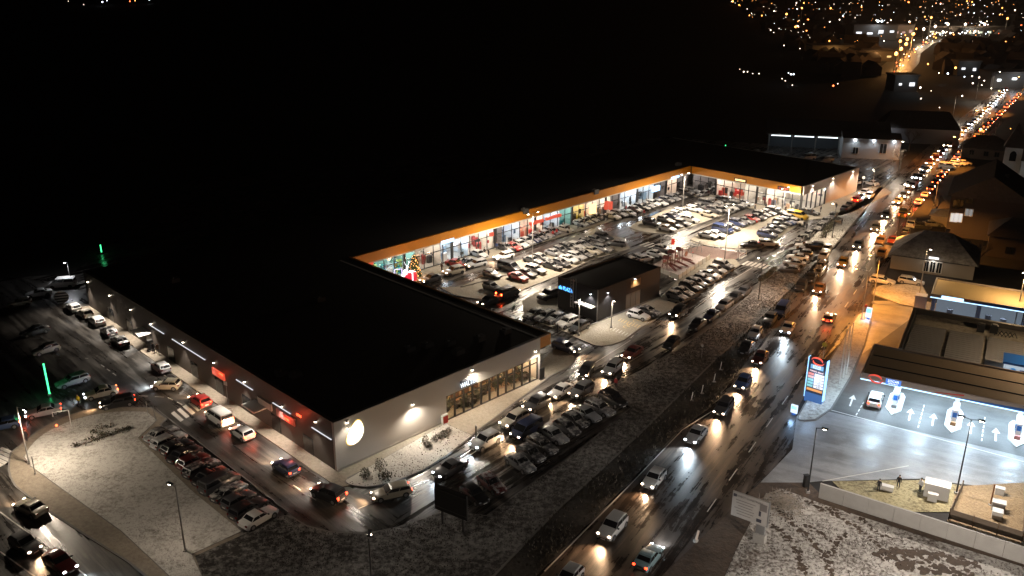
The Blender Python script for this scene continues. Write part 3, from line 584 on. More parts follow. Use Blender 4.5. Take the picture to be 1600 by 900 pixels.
for k in range(9): tw.box((kl*.40+.35, -.75, 1.5+k*.6), (.7, .06, .06)); tw.tube((kl*.40, -.75, 1.5+k*.6), (kl*.40+.7, -.75, 1.5+(k+1)*.6), .03, n=5)
tw.obj('lattice_mast', M_STEEL, kiosk)
text('abi PLAZA', 1.0, E_BLUE, kiosk, (kl*.20, -.06, 3.95), (PI/2, 0, 0), .03, 'blue_lettering', sx=.74)
def klamp(x, y, z, o_, p):
    m = MB().box((x+o_[0]*.1, y+o_[1]*.1, z), (.25, .25, .12)).obj('wall_lamp', M_TRIM, kiosk); MB().box((x+o_[0]*.1, y+o_[1]*.1, z-.1), (.18, .18, .05)).obj('lamp_lens', E_COOL, m)
    light('SPOT', (x+o_[0]*.3, y+o_[1]*.3, z-.16), p, (1, .93, .86), .06, (o_[0]*.3, o_[1]*.3, -1), 120, .5, kiosk)
klamp(kl*.83, 0, 4.7, (0, -1), 900); klamp(kl, kw*.2, 4.7, (1, 0), 900)
s_ = MB()
for k in range(9): s_.box((kl+.06, kw*.72+k*.3, 4.55), (.08, .16, 1.3))
s_.obj('slatted_sign', mat('wood_slats_warm', (.5, .3, .12), .5), kiosk)
klamp(kl, kw*.80, 5.45, (1, 0), 260)

# ------------------------------------------------------------------ fuel station
SA = G(1345, 588, 5.4); SU = dirv(-29.5); SV = dirv(60.5); SROT = math.radians(-29.5)
BLUEC = mat('station_blue', (.02, .12, .42), .35); BROWNR = panelwall('brown_canopy_sheet', (.30, .225, .15), (.36, .27, .18), .4, .6); GREYR = panelwall('grey_roof_sheet', (.30, .285, .265), (.36, .34, .32), .4, .7)
M_SNROOF = snowy('snowy_roof', (.50, .44, .34), (.30, .25, .18), .40, .6, 1.2, .3)
def swoosh(parent, c, s, m, axis_u, up=Vector((0, 0, 1)), nrm=None, depth=.06, name='swirl_logo'):
    """two interlocking red crescents"""
    mb = MB()
    for sg in (1, -1):
        pts = []
        for k in range(10):
            a = PI*(-.1+1.15*k/9); r = 1.0
            pts.append((sg*(math.cos(a)*1.0), sg*(math.sin(a)*.62)))
        inn = []
        for k in range(10):
            a = PI*(-.1+1.15*k/9); t = k/9; w_ = .42*math.sin(PI*min(1, t*1.05))+.02
            inn.append((sg*(math.cos(a)*(1-w_)+.05*sg*0), sg*(math.sin(a)*.62*(1-w_))))
        vs = [c+axis_u*((x+sg*-.12)*s)+up*((y+sg*.13)*s) for x, y in pts]+[c+axis_u*((x+sg*-.12)*s)+up*((y+sg*.13)*s) for x, y in inn]
        n_ = (nrm or axis_u.cross(up)).normalized()*depth
        vs2 = vs+[v+n_ for v in vs]; fs = []
        for k in range(9): fs += [(k, k+1, 11+k, 10+k), (20+k, 30+k, 31+k, 21+k), (k, 20+k, 21+k, k+1), (10+k, 11+k, 31+k, 30+k)]
        mb.add(vs2, fs)
    return mb.obj(name, m, parent)
def canopy(name, label, p, L, Dp, z0, z1, roofm, lights_on, stripe):
    t = thing(name, label, 'canopy', (p.x, p.y, 0), SROT)
    MB().box((L/2, Dp/2, (z0+z1)/2), (L-.5, Dp-.5, z1-z0-.5)).obj('roof_deck', roofm, t)
    fa = mat('taupe_fascia', (.33, .27, .23), .45)
    for nm, x0, x1, y0, y1 in (('fascia', 0, L, 0, .24), ('fascia', 0, L, Dp-.24, Dp), ('fascia', 0, .24, .243, Dp-.243), ('fascia', L-.24, L, .243, Dp-.243)):
        MB().box(((x0+x1)/2, (y0+y1)/2, (z0+z1)/2), (x1-x0, y1-y0, z1-z0)).obj(nm, fa, t)
    for yy in ((Dp*.33, Dp*.66) if lights_on else ()): MB().box((L/2, yy, z1-.20), (L-1, .12, .12)).obj('roof_rib', M_TRIM, t)
    MB().box((L/2, -.03, z0+.07), (L, .05, .14)).obj('blue_light_strip', E_BLUEW if stripe else BLUEC, t)
    mb = MB(); n = 14        # blue wave along the right part of the fascia
    x0 = L*.32; up_ = [(x0+(L-x0)*k/n, z0+.15+.62*(1-math.exp(-3*k/n))) for k in range(n+1)]
    mb.add([(x, -.02, z0+.14) for x, _ in up_]+[(x, -.02, z) for _, z in [(0, 0)] for x, z in up_], [(k, k+1, n+2+k, n+1+k) for k in range(n)])
    mb.obj('blue_wave', BLUEC, t)
    mb = MB(); mb.add([(L*.27+L*.10*k/6, -.022, z0+.30+.3*k/6) for k in range(7)]+[(L*.27+L*.10*k/6, -.022, z0+.38+.42*k/6) for k in range(7)], [(k, k+1, 8+k, 7+k) for k in range(6)]); mb.obj('red_wave', M_RED, t)
    return t
c1 = canopy('fuel_canopy', 'brown fuel station canopy over white pump islands with red swirl logo', SA, 34, 10.9, 5.0, 6.0, BROWNR, True, True)
swoosh(c1, Vector((1.9, -.03, 5.5)), .85, em('red_logo_lit', (1, .10, .06), .9), Vector((1, 0, 0)), nrm=Vector((0, -1, 0)))
MB().box((4.1, -.05, 5.48), (1.9, .06, .8)).obj('logo_plate', em('blue_logo_plate', (.10, .30, .95), .9), c1)
text('SOCAR', .48, E_WSIGN, c1, (4.1, -.1, 5.62), (PI/2, 0, 0), .02, 'logo_lettering', sx=.9); text('PETROLEUM', .24, E_WSIGN, c1, (4.1, -.1, 5.26), (PI/2, 0, 0), .02, 'logo_lettering', sx=.9)
for i in range(6):
    for j in range(2):
        x, y = 2.5+i*5.6, 2.6+j*5.5
        MB().box((x, y, 5.12), (.7, .7, .08)).obj('canopy_light', em('canopy_downlight', (.88, .95, 1), 6), c1)
        light('SPOT', (x, y, 5.0), 2250, (.62, .83, 1), .7, (0, -.35 if j == 0 else .1, -1), 165, .5, c1)
M_PUMPW = mat('pump_white', (.66, .68, .70), .35); M_CYAN = mat('pump_teal', (.03, .30, .42), .4)
ISL = mat('island_paint', (.6, .62, .62), .6)
for i, (bx_, by_) in enumerate(((1394, 645), (1487, 673), (1588, 695))):
    base = G(bx_, by_); q = base-Vector((SA.x, SA.y, 0)); x = q.dot(SU); y = q.dot(SV)
    nm = ('leftmost', 'middle', 'rightmost')[i]
    t = thing('pump_island', f'white pump island with blue dispensers under the brown canopy, {nm} of the three', 'fuel pump', base, SROT)
    m = MB(); ring_ = [(-1, 1.0), (-1, 5.6), (-.6, 6.6), (.6, 6.6), (1, 5.6), (1, 1.0), (0, -.8)]; m.prism(ring_, 0, .18); m.obj('kerb_island', ISL, t)
    MB().sheet([(-1.0, 1.0), (0, -.9), (1.0, 1.0), (0, .75)], .19).obj('island_nose', M_MARK, t)
    MB().box((0, 4.6, 2.6), (.55, .55, 4.8)).obj('column', M_PUMPW, t); MB().box((0, 4.6, 4.65), (.72, .72, .55)).obj('column_band', M_CYAN, t)
    for yy in (2.2, 3.6):
        d_ = MB().box((0, yy, 1.15), (.62, 1.1, 1.95)).box((0, yy, 2.2), (.8, 1.25, .16)).obj('fuel_dispenser', M_PUMPW, t)
        MB().box((0, yy-.56, 1.55), (.5, .05, .7)).obj('dispenser_panel', BLUEC, d_); MB().box((.335, yy, 1.35), (.04, .8, 1.1)).obj('dispenser_panel', BLUEC, d_); MB().box((-.335, yy, 1.35), (.04, .8, 1.1)).obj('dispenser_panel', BLUEC, d_)
        MB().tube((.36, yy+.3, 1.6), (.5, yy+.3, .6), .03, n=5).tube((-.36, yy+.3, 1.6), (-.5, yy+.3, .6), .03, n=5).obj('hose', M_TRIM, d_)
    MB().box((0, 1.25, .45), (.7, .35, .5)).obj('sand_box', mat('bin_'+str(i), [(.25, .26, .27), (.30, .17, .08), (.34, .13, .12)][i], .6), t)
# shop between the canopies
sp0 = G(1410, 545, 4.6); shop = thing('station_shop', 'low fuel station shop with three grey roof panels behind the brown canopy', 'shop', (sp0.x, sp0.y, 0), SROT)
LS, DS = 34.0, 17.5
MB().box((LS/2, DS/2, 1.95), (LS, DS, 3.9)).obj('wall', mat('shop_wall_pale', (.36, .35, .34), .6), shop)
MB().box((LS/2, DS/2, 4.0), (LS-.5, DS-.5, .2)).obj('roof', M_SNROOF, shop)
for k in range(3): MB().box((2.6+k*5.25, DS*.34, 4.25), (4.7, DS*.66, .28)).obj('roof_panel', GREYR, shop)
for k in range(3):
    r_ = MB()
    for j in range(14): r_.box((2.6+k*5.25, DS*.06+j*.8, 4.41), (4.6, .06, .05))
    r_.obj('roof_panel_rib', GREYR, shop)
for x0, x1, y0, y1 in ((-.25, LS, DS-.1, DS+.5), (-.5, -.003, -.4, DS+.5)): MB().box(((x0+x1)/2, (y0+y1)/2, 4.2), (x1-x0, y1-y0, 1.3)).obj('parapet', mat('dark_parapet', (.10, .085, .07), .6), shop)
for (x, y) in ((9.6, 14.2), (11.4, 14.6)):
    m = MB().box((x, y, 4.75), (1.1, 1.0, 1.2)).tube((x, y, 5.3), (x, y, 5.5), .4, n=8); m.obj('air_conditioner', M_TRIM, shop)
pp = MB()
for k in range(5): pp.tube((11.5+k*.5, 13, 4.3), (11.8+k*.6, 13.5, 5.0), .06, n=5).tube((11.8+k*.6, 13.5, 5.0), (12.6+k*.5, 13.2, 4.35), .06, n=5)
pp.obj('roof_pipework', M_TRIM, shop)
for k in range(3): MB().tube((17.2+k*.7, 11.5, 4.1), (17.2+k*.7, 11.5, 5.3), .16, n=8).obj('flue', M_STEEL, shop)
# blue cabin beside the panels
cb = G(1566, 582, 4.6); cab = thing('blue_cabin', 'small white cabin with blue roof beside the grey roof panels', 'cabin', (cb.x, cb.y, 0), SROT)
MB().box((2.2, 1.6, 4.9), (4.2, 3.0, 2.2)).obj('wall', em('backlit_white_panel', (.72, .86, 1), .55), cab); MB().box((2.2, 1.6, 6.15), (4.8, 3.6, .3)).obj('roof', BLUEC, cab)
MB().tube((1.2, .08, 5.1), (1.2, .02, 5.1), .42, n=14).obj('blue_disc', em('blue_disc_lit', (.05, .30, .75), .6), cab); MB().box((2.4, .05, 5.1), (.8, .06, .6)).obj('blue_panel', BLUEC, cab)
# second canopy (car wash) behind
S2 = G(1454, 462, 4.2); c2 = canopy('car_wash_canopy', 'tan roofed car wash with blue light line behind the fuel shop', S2, 16.3, 9.5, 3.9, 4.6, panelwall('tan_roof_sheet', (.42, .30, .14), (.48, .35, .17), .3, .6), False, True)
MB().box((3.4, -.06, 4.25), (3.4, .06, .6)).obj('blue_sign', E_BLUEW, c2)
M_CWG = em('lit_wash_glass', (.34, .42, .52), .34)
for k, x in enumerate((.6, 7.6, 14.6)): MB().box((x, 1.0, 1.95), (.6, .6, 3.9)).obj('column', mat('wash_column', (.22, .30, .55), .4), c2)
for k in range(2): MB().box((4.1+k*7.0, 4.2, 1.8), (6.3, .12, 3.5)).obj('glass_bay', M_CWG, c2)
for x, z in ((3.3, 1.6), (9.2, 1.7), (11.5, 1.5)): MB().box((x, 2.0, z/2), (.9, .6, z)).obj('wash_machine', mat('wash_machine', (.12, .13, .16), .5), c2)
MB().box((-1.4, .3, 2.0), (1.8, 1.8, 4.0)).obj('side_block', mat('pale_lilac_wall', (.55, .52, .62), .5), c2)
for x in (4.0, 11.0): light('SPOT', (x, 1.6, 3.7), 420, (.72, .85, 1), .3, (0, -.3, -1), 150, .8, c2)
MB().sheet([(-2, -3), (17, -3), (17, 4), (-2, 4)], .05).obj('wash_floor', M_FORE, c2)
# price totem
tp = G(1271, 628); trz = math.atan2((G(1296, 634)-G(1258, 622)).y, (G(1296, 634)-G(1258, 622)).x)
tot = thing('price_totem', 'tall fuel price sign with red swirl logo and blue glowing edges', 'price sign', tp, trz)
TW, TH = 2.5, 6.7
MB().box((0, 0, .7), (TW, .75, 1.4)).obj('plinth', em('blue_lit_plinth', (.10, .30, .85), .45), tot)
MB().box((0, 0, 1.4+(TH-1.4)/2), (TW, .6, TH-1.4)).obj('board', mat('totem_dark', (.05, .055, .08), .3), tot)
for sx_ in (-1, 1): MB().box((sx_*(TW/2+.06), 0, TH/2+.3), (.12, .66, TH-.6)).obj('lit_edge', em('blue_edge_light', (.30, .60, 1), 2.2), tot)
swoosh(tot, Vector((0, -.33, 6.35)), .80, em('red_logo_bright', (1, .12, .07), 1.4), Vector((1, 0, 0)), nrm=Vector((0, -1, 0)))
MB().box((0, -.34, 5.45), (1.8, .06, .62)).obj('name_plate', em('pale_blue_plate', (.25, .58, .95), .9), tot)
text('SOCAR', .36, E_WSIGN, tot, (0, -.39, 5.55), (PI/2, 0, 0), .02); text('PETROLEUM', .2, E_WSIGN, tot, (0, -.39, 5.28), (PI/2, 0, 0), .02)
text('NANO diesel', .36, em('pinkish_white_letters', (1, .75, .78), 1.4), tot, (0, -.34, 4.78), (PI/2, 0, 0), .02, sx=.95)
for k in range(5):
    z = 4.3-k*.45
    MB().box((-.72, -.33, z), (.8, .06, .33)).obj('fuel_name_tile', em(('red_tile', 'salmon_tile', 'teal_tile', 'teal_tile', 'teal_tile')[k], ((1, .32, .28), (1, .55, .5), (.3, .75, .8), (.3, .75, .8), (.3, .75, .8))[k], .9), tot)
    MB().box((.48, -.33, z), (1.35, .06, .35)).obj('price_tile', em('price_panel_white', (.92, .93, 1), 1.15), tot)
    text(('7.55', '7.85', '7.30', '7.60', '3.85')[k], .32, M_TRIM, tot, (.48, -.37, z), (PI/2, 0, 0), .01, 'price_digits')
MB().box((0, -.33, 1.95), (2.2, .06, .34)).obj('orange_tile', em('orange_tile', (1, .42, .12), 1.0), tot)
light('POINT', (0, -1.2, 3.5), 260, (.45, .68, 1), .5, parent=tot); light('POINT', (0, .9, 3.0), 120, (.45, .68, 1), .5, parent=tot)
for (x, y, hh) in ((1240, 648, 1.5), (1356, 500, 2.3)):
    p = G(x, y); t = thing('small_station_sign', 'little blue and white lit sign at the '+('foot of the price totem' if y > 600 else 'far end of the snowy station island'), 'sign', p, trz)
    MB().box((0, 0, hh*.6), (.9, .25, hh*.8)).obj('sign_board', em('small_sign_white', (.75, .86, 1), 1.2), t); MB().box((0, -.14, hh*.75), (.7, .04, hh*.3)).obj('sign_face', E_BLUE, t); MB().box((0, 0, hh*.1), (.5, .2, hh*.2)).obj('foot', BLUEC, t)
    light('POINT', (0, -.7, 1), 60, (.4, .65, 1), .3, parent=t)

# ------------------------------------------------------------------ houses on the right, church, sheds beyond
def house(name, label, p, rz, L, D, hz, rh, wallm, roofm, hip=.35, over=.5):
    t = thing(name, label, 'house', (p.x, p.y, 0), rz)
    m = MB()
    for x0, x1, y0, y1 in ((0, L, 0, .3), (0, L, D-.3, D), (0, .3, .3, D-.3), (L-.3, L, .3, D-.3)): m.box(((x0+x1)/2, (y0+y1)/2, hz/2), (x1-x0, y1-y0, hz))
    m.obj('wall', wallm, t)
    o_ = over; h = hip*D
    v = [(-o_, -o_, hz), (L+o_, -o_, hz), (L+o_, D+o_, hz), (-o_, D+o_, hz), (h if hip > 0 else -o_, D/2, hz+rh), (L-h if hip > 0 else L+o_, D/2, hz+rh)]
    r = MB().add(v, [(0, 1, 5, 4), (2, 3, 4, 5), (3, 0, 4), (1, 2, 5), (3, 2, 1, 0)]).obj('roof', roofm, t)
    if hip <= 0: MB().add([(.0, .02, hz), (.0, D-.02, hz), (.0, D/2, hz+rh-.3), (L, .02, hz), (L, D-.02, hz), (L, D/2, hz+rh-.3)], [(0, 1, 2), (3, 5, 4)]).obj('gable_wall', wallm, t)
    return t
def hwin(t, x, y, z, w_, h_, face, m, frame=M_WHITE):
    if face == 'f': f = MB().box((x, y-.04, z), (w_+.2, .08, h_+.2)).obj('window', frame, t); MB().box((x-w_*.26, y-.1, z), (w_*.44, .05, h_)).obj('pane', m, f); MB().box((x+w_*.26, y-.1, z), (w_*.44, .05, h_)).obj('pane', m, f)
    else: f = MB().box((x-.04, y, z), (.08, w_+.2, h_+.2)).obj('window', frame, t); MB().box((x-.1, y-w_*.26, z), (.05, w_*.44, h_)).obj('pane', m, f); MB().box((x-.1, y+w_*.26, z), (.05, w_*.44, h_)).obj('pane', m, f)
R60 = math.radians(-29); HWALL = panelwall('cream_render', (.26, .22, .18), (.31, .27, .22), .5, .85)
M_TILE = N('roof_tiles', .8); M_TILE.base(M_TILE.mix(M_TILE.noise(1.5, 4), (.055, .045, .042), (.15, .13, .12)))
_w = M_TILE.t.nodes.new('ShaderNodeTexWave'); _w.inputs['Scale'].default_value = 2.2; M_TILE.l(M_TILE.tc.outputs['Object'], _w.inputs['Vector']); M_TILE.bump(_w.outputs['Fac'], .5, .06); M_TILE = M_TILE.m
h1 = house('hip_roofed_house', 'single storey cream house with snowy hip roof lit orange on the road side', G(1390, 419), R60, 15, 12, 3.0, 4.2, HWALL, snowy('snow_dusted_tiles', (.44, .42, .40), (.10, .085, .08), .36, .66, .9, .2), .42, .6)
a = on_wall(1458, 410, G(1390, 419), dirv(-29)); hx = a[0]
for k in range(3): hwin(h1, hx-1.1+k*1.15, 0, 1.55, .9, 2.1, 'f', M_GLASSD)
MB().box((hx, -.15, 3.25), (1.8, .2, .7)).obj('lit_sign', em('white_door_sign', (1, .96, .92), 1.6), h1); light('POINT', (hx, -1, 3.0), 60, (1, .92, .82), .2, parent=h1)
P2 = G(1476, 368); h2 = house('tall_dark_house', 'tall dark three storey house with lit white windows behind the hip roofed house', P2+dirv(-29)*15, R60+PI/2, 19, 15, 9.3, 5.2, panelwall('dim_render', (.075, .058, .052), (.095, .075, .067), .5, .85), M_TILE, 0, .9)
WG = em('lit_house_window', (1, .96, .90), .75); 
for k, (x, y, lit, big) in enumerate(((1483, 339, 1, 1), (1498, 340, 1, 1), (1514, 332, 1, 0), (1486, 318, 0, 1), (1500, 318, 0, 1), (1515, 312, 0, 0))):
    a = on_wall(x, y, P2, dirv(-29)); hwin(h2, 0, 15-max(a[0], 1.2), a[1], 1.4 if big else 1.5, 1.9 if big else 1.5, 's', WG if lit and big else (em('half_lit_window', (.8, .78, .76), .3) if lit else M_GLASSD), M_WHITE if lit else M_TRIM)
h3 = house('dark_side_house', 'unlit dark low house beside the tall dark house at the right edge', G(1540, 400), R60, 24, 12, 4.5, 3.0, MATS['dim_render'], M_TILE, .3, .5)
h4 = house('roadside_house', 'small dim house by the far road with orange light on its roof', G(1500, 246), R60, 13, 10, 3.2, 3.6, MATS['dim_render'], M_TILE, .4, .5)
h5 = house('orange_lit_shed', 'low shed lit orange between the main road and the tall dark house', G(1452, 352), R60, 7, 6, 2.4, 1.2, HWALL, snowy('snowy_shed_roof', (.5, .47, .43), (.2, .17, .14), .36, .6, 1.2), .3, .4)
for hh_, xs in ((h3, (4, 9, 15)), (h4, (3, 7, 10))):
    for x in xs: hwin(hh_, x, 0, 1.9, 1.2, 1.3, 'f', M_GLASSD, M_TRIM)
for hh_, cx, cy, cz in ((h1, 9, 8, 6.4), (h2, 8, 5, 12.6), (h3, 14, 7, 7.0), (h4, 8, 6, 6.2)):
    MB().box((cx, cy, cz), (.8, .8, 1.8)).obj('chimney', M_CONC, hh_)
    MB().box((7 if hh_ is h1 else 9, -.62 if hh_ is not h2 else -.95, (3.0 if hh_ is h1 else 9.3 if hh_ is h2 else 4.5 if hh_ is h3 else 3.2)+.02), (14, .14, .14)).obj('gutter', M_TRIM, hh_)
ch = thing('church', 'white church with small bell tower behind the tall dark house', 'church', G(1560, 292), R60)
MB().box((2, 2, 5.5), (4.2, 4.2, 11)).obj('tower', M_WHITE, ch); MB().add([(-.6, -.6, 11), (4.6, -.6, 11), (4.6, 4.6, 11), (-.6, 4.6, 11), (2, 2, 17.5)], [(0, 1, 4), (1, 2, 4), (2, 3, 4), (3, 0, 4), (3, 2, 1, 0)]).obj('spire', M_TILE, ch)
ar = [(1.2, 7.4), (2.8, 7.4), (2.8, 9.3), (2.5, 9.9), (2, 10.1), (1.5, 9.9), (1.2, 9.3)]
MB().add([(x, -.16, z) for x, z in ar]+[(x, -.10, z) for x, z in ar], [tuple(range(7))]+[(k, 7+k, 7+(k+1) % 7, (k+1) % 7) for k in range(7)]).obj('belfry_opening', M_GLASSD, ch)
MB().box((12, 3, 4), (15.6, 9, 8)).obj('nave', M_WHITE, ch); MB().add([(4, -2, 8), (20, -2, 8), (20, 8, 8), (4, 8, 8), (4.5, 3, 12), (20, 3, 12)], [(0, 1, 5, 4), (2, 3, 4, 5), (3, 0, 4), (1, 2, 5), (3, 2, 1, 0)]).obj('roof', M_TILE, ch)
light('POINT', (9, -6, 7), 200, (.8, 1, .93), .3, parent=ch); MB().ball((9, -6, 7), .3).obj('yard_lamp', E_COOL, ch)
# dim sheds beyond the far wing
sh = thing('open_shed', 'long open shed with bright white strip lights under its dark roof', 'shed', G(1200, 236), math.radians(-14))
LSH = 36
MB().box((LSH/2, 8, 5.6), (LSH+2, 16, .4)).add([(-1, 0, 5.8), (LSH+1, 0, 5.8), (LSH+1, 16, 5.8), (-1, 16, 5.8), (-1, 8, 9.5), (LSH+1, 8, 9.5)], [(0, 1, 5, 4), (2, 3, 4, 5), (3, 0, 4), (1, 2, 5)]).obj('roof', M_TILE, sh)
MB().box((LSH/2, 9, 2.7), (LSH, .3, 5.4)).obj('back_wall', mat('shed_blue_grey', (.07, .09, .11), .7), sh)
for k in range(6): MB().box((k*LSH/5, .5, 2.7), (.35, .35, 5.4)).obj('post', M_STEEL, sh)
for k in range(5):
    MB().box((LSH*(k+.5)/5, .6, 5.1), (LSH/5-1.2, .25, .2)).obj('strip_light', em('shed_tube', (.85, .95, 1), 3.2), sh)
    if k % 2 == 0: light('POINT', (LSH*(k+.5)/5, -.6, 4.6), 90, (.85, .95, 1), .4, parent=sh)
wb = house('white_workshop', 'small white lit workshop at the end of the open shed', G(1314, 246), math.radians(-14), 17, 9, 6.2, 1.4, mat('white_render', (.42, .44, .46), .7), M_TILE, 0, .2)
hwin(wb, 12, 0, 3.4, 2.0, 3.0, 'f', M_GLASSD); hwin(wb, 4, 0, 2.4, 1.6, 2, 'f', M_GLASSD)
for x in (3.5, 9, 15): light('SPOT', (x, -1.5, 6.0), 120, (.86, .95, 1), .2, (0, -.05, -1), 150, .6, wb); MB().box((x, -.2, 5.7), (.5, .3, .3)).obj('floodlight', E_COOL, wb)
bs = house('grey_barn', 'dim grey barn with two doors beside the workshop', G(1378, 222), math.radians(-14), 24, 14, 5, 5, mat('grey_render', (.25, .24, .25), .8), M_TILE, .2, .4)
light('SPOT', (2, -4, 6), 150, (.86, .92, 1), .3, (0, .6, -1), 140, .8, bs)
oh = house('amber_lit_house', 'small far house lit amber beyond the sheds', G(1432, 212), math.radians(-10), 7, 8, 3.5, 2.5, HWALL, M_TILE, .3)
hwin(oh, 3, 0, 1.9, 2.2, 1.6, 'f', em('amber_window', (1, .6, .15), 4)); light('POINT', (3, -4, 4), 900, (1, .6, .2), .5, parent=oh)

# ------------------------------------------------------------------ lamp posts
LAMP_SRC = {}
def lamp_post(bx_, by_, hgt, label, power, col, lens, arm=None, group=None, name='street_lamp', spread=165, double=False, dark=False, reach=1.3, lensr=.22):
    p = G(bx_, by_); t = thing(name, label, 'street lamp', p, 0, group)
    MB().tube((0, 0, 0), (0, 0, hgt), .10, .06, 8).obj('pole', M_TRIM if dark else M_POLE, t); MB().box((0, 0, .15), (.4, .4, .3)).obj('base_plate', M_CONC, t)
    for sg in ((1, -1) if double else (1,)):
        a = (dirv(arm)*reach*sg) if arm is not None else Vector((0, 0, 0))
        e = Vector((a.x, a.y, hgt+.15))
        if a.length > 0: MB().tube((0, 0, hgt-.05), e, .045, n=6).obj('arm', M_TRIM if dark else M_POLE, t)
        hd = MB().box((0, 0, 0), (.7, .3, .14), ax=(a.normalized() if a.length else Vector((1, 0, 0)))).obj('lamp_head', M_TRIM, t, loc=e)
        if lens: MB().ball((0, 0, -.12), (lensr, lensr*.7, .09), 8, 4).obj('lamp_lens', lens, hd)
        if power: light('SPOT', (e.x, e.y, e.z-.3), power, col, .22, (a.x*.15, a.y*.15, -1), spread, .35, t)
    return t
LOT = (1, .84, .66)
lamp_post(832, 415, 11, 'tall double headed lamp pole among the near parking bays', 7500, LOT, E_WARM, 40, double=True)
lamp_post(1066, 336, 10.2, 'tall double headed lamp pole by the long shop front lane', 6000, LOT, E_WARM, 40, double=True)
lamp_post(1136, 368, 7.0, 'lamp pole standing between the two far parking islands', 6000, LOT, E_WARM, 40, double=True)
lamp_post(1222, 338, 7.0, 'lamp pole nearest to the corner of the far wing', 3200, LOT, E_WARM, 40, double=True)
lamp_post(1132, 408, 8.0, 'dark lamp pole by the red paved corner of the playground', 3200, LOT, E_WARM, 235, dark=True)
lamp_post(955, 512, 5.0, 'slim lamp post on the snowy terrace in front of the black pavilion', 550, LOT, E_WARM, 300, reach=.6)
lamp_post(904, 524, 6.5, 'slim lamp post at the near corner of the pavilion terrace', 700, LOT, E_WARM, 260, reach=.6)
lamp_post(46, 726, 8.0, 'grey lamp pole on the footway at the left edge of the snowy lawn', 3300, (1, .83, .64), E_WARM, -30, reach=1.6)
lamp_post(290, 863, 8.0, 'grey lamp pole on the lower edge of the snowy lawn', 500, (1, .83, .66), E_WARM, 150, reach=.8)
lamp_post(584, 960, 8.6, 'lamp post at the bottom of the verge with a bright head', 300, (1, .86, .7), E_WARM, 90, reach=.5)
lamp_post(112, 446, 4.6, 'white lamp at the far left corner of the shopping centre', 350, COOLW, E_COOL, 200, reach=.5)
lamp_post(1262, 770, 8.6, 'dark lamp pole with a meter box at the end of the concrete wall', 800, (1, .86, .74), E_WARM, -30, dark=True, reach=.9)  # light added to this dark pole for the ground around it
lamp_post(1494, 772, 9.8, 'dark double headed lamp pole between the white boxes and the gravel yard', 2800, (1, .9, .8), E_WARM, 150, dark=True, double=True, reach=1.0)  # light added to both heads for the yard and waste ground
lamp_post(1436, 462, 9.0, 'pale lamp pole on the round snowy bed', 1000, (1, .70, .40), E_WARM, -20, reach=.6)
lamp_post(1585, 508, 9.5, 'pale lamp pole at the right end of the car wash', 2600, (1, .68, .36), E_WARM, 200, reach=.6)
lamp_post(1364, 474, 9.0, 'thin lamp pole with an orange light at the far end of the station island', 7500, (1, .36, .05), E_SOD, 165, reach=1.6)
lamp_post(1470, 1075, 9.0, 'added street lamp out of view below the concrete wall', 12000, (1, .89, .79), E_WARM, 100, reach=1.4)  # added out of view to light the waste ground, wall and billboard
lamp_post(1660, 640, 13.0, 'added tall lamp out of view right of the fuel station', 2600, (1, .74, .48), E_WARM, 200, reach=1.2)  # added out of view; gives the canopy and shop roofs their light
lamp_post(1346, 500, 9.0, 'slim lamp pole with an orange light on the road side of the station island', 4200, (1, .36, .06), E_SOD, 150, reach=2.0)
lamp_post(1398, 392, 8.0, 'wooden lamp pole with an orange light beside the hip roofed house', 10000, (1, .40, .07), E_SOD, 20, spread=140, reach=2.2, dark=True)
for i, (x, y) in enumerate(((1460, 322), (1498, 262), (1532, 214), (1566, 178), (1596, 152))):
    lamp_post(x, y, 9.0, ('nearest', 'second', 'third', 'fourth', 'farthest')[i]+' of five added orange lamps right of the far main road', 11000, (1, .34, .05), E_SOD, 150, group='added orange lamps along the far main road', spread=125, reach=2.6, lensr=.35)  # posts added to give the far road its orange light
for i, (x, y) in enumerate(((1392, 268), (1448, 216), (1488, 186), (1524, 158), (1549, 142))):
    lamp_post(x, y, 9.0, ('nearest', 'second', 'third', 'fourth', 'farthest')[i]+' of five added pale lamps left of the far main road', 2600, (1, .82, .62), E_WARM, -30, group='added pale lamps along the far main road', reach=2.0, lensr=.3)  # posts added for the pale light on the far road
lamp_post(1362, 300, 6.0, 'short white lamp at the tip of the far wing pavement', 1400, WARM, E_WARM, 120, reach=.5)
lamp_post(1300, 372, 8.0, 'added dark lamp pole on the snowy strip by the bus stop', 2600, (1, .80, .58), E_WARM, 200, dark=True, reach=1.0)  # pole added to light the strip and road edge
lamp_post(1185, 470, 8.0, 'added slim dark lamp pole on the long verge beside the zebra crossing', 2400, (1, .84, .68), E_WARM, 140, dark=True, reach=.8)  # pole added to light the upper verge

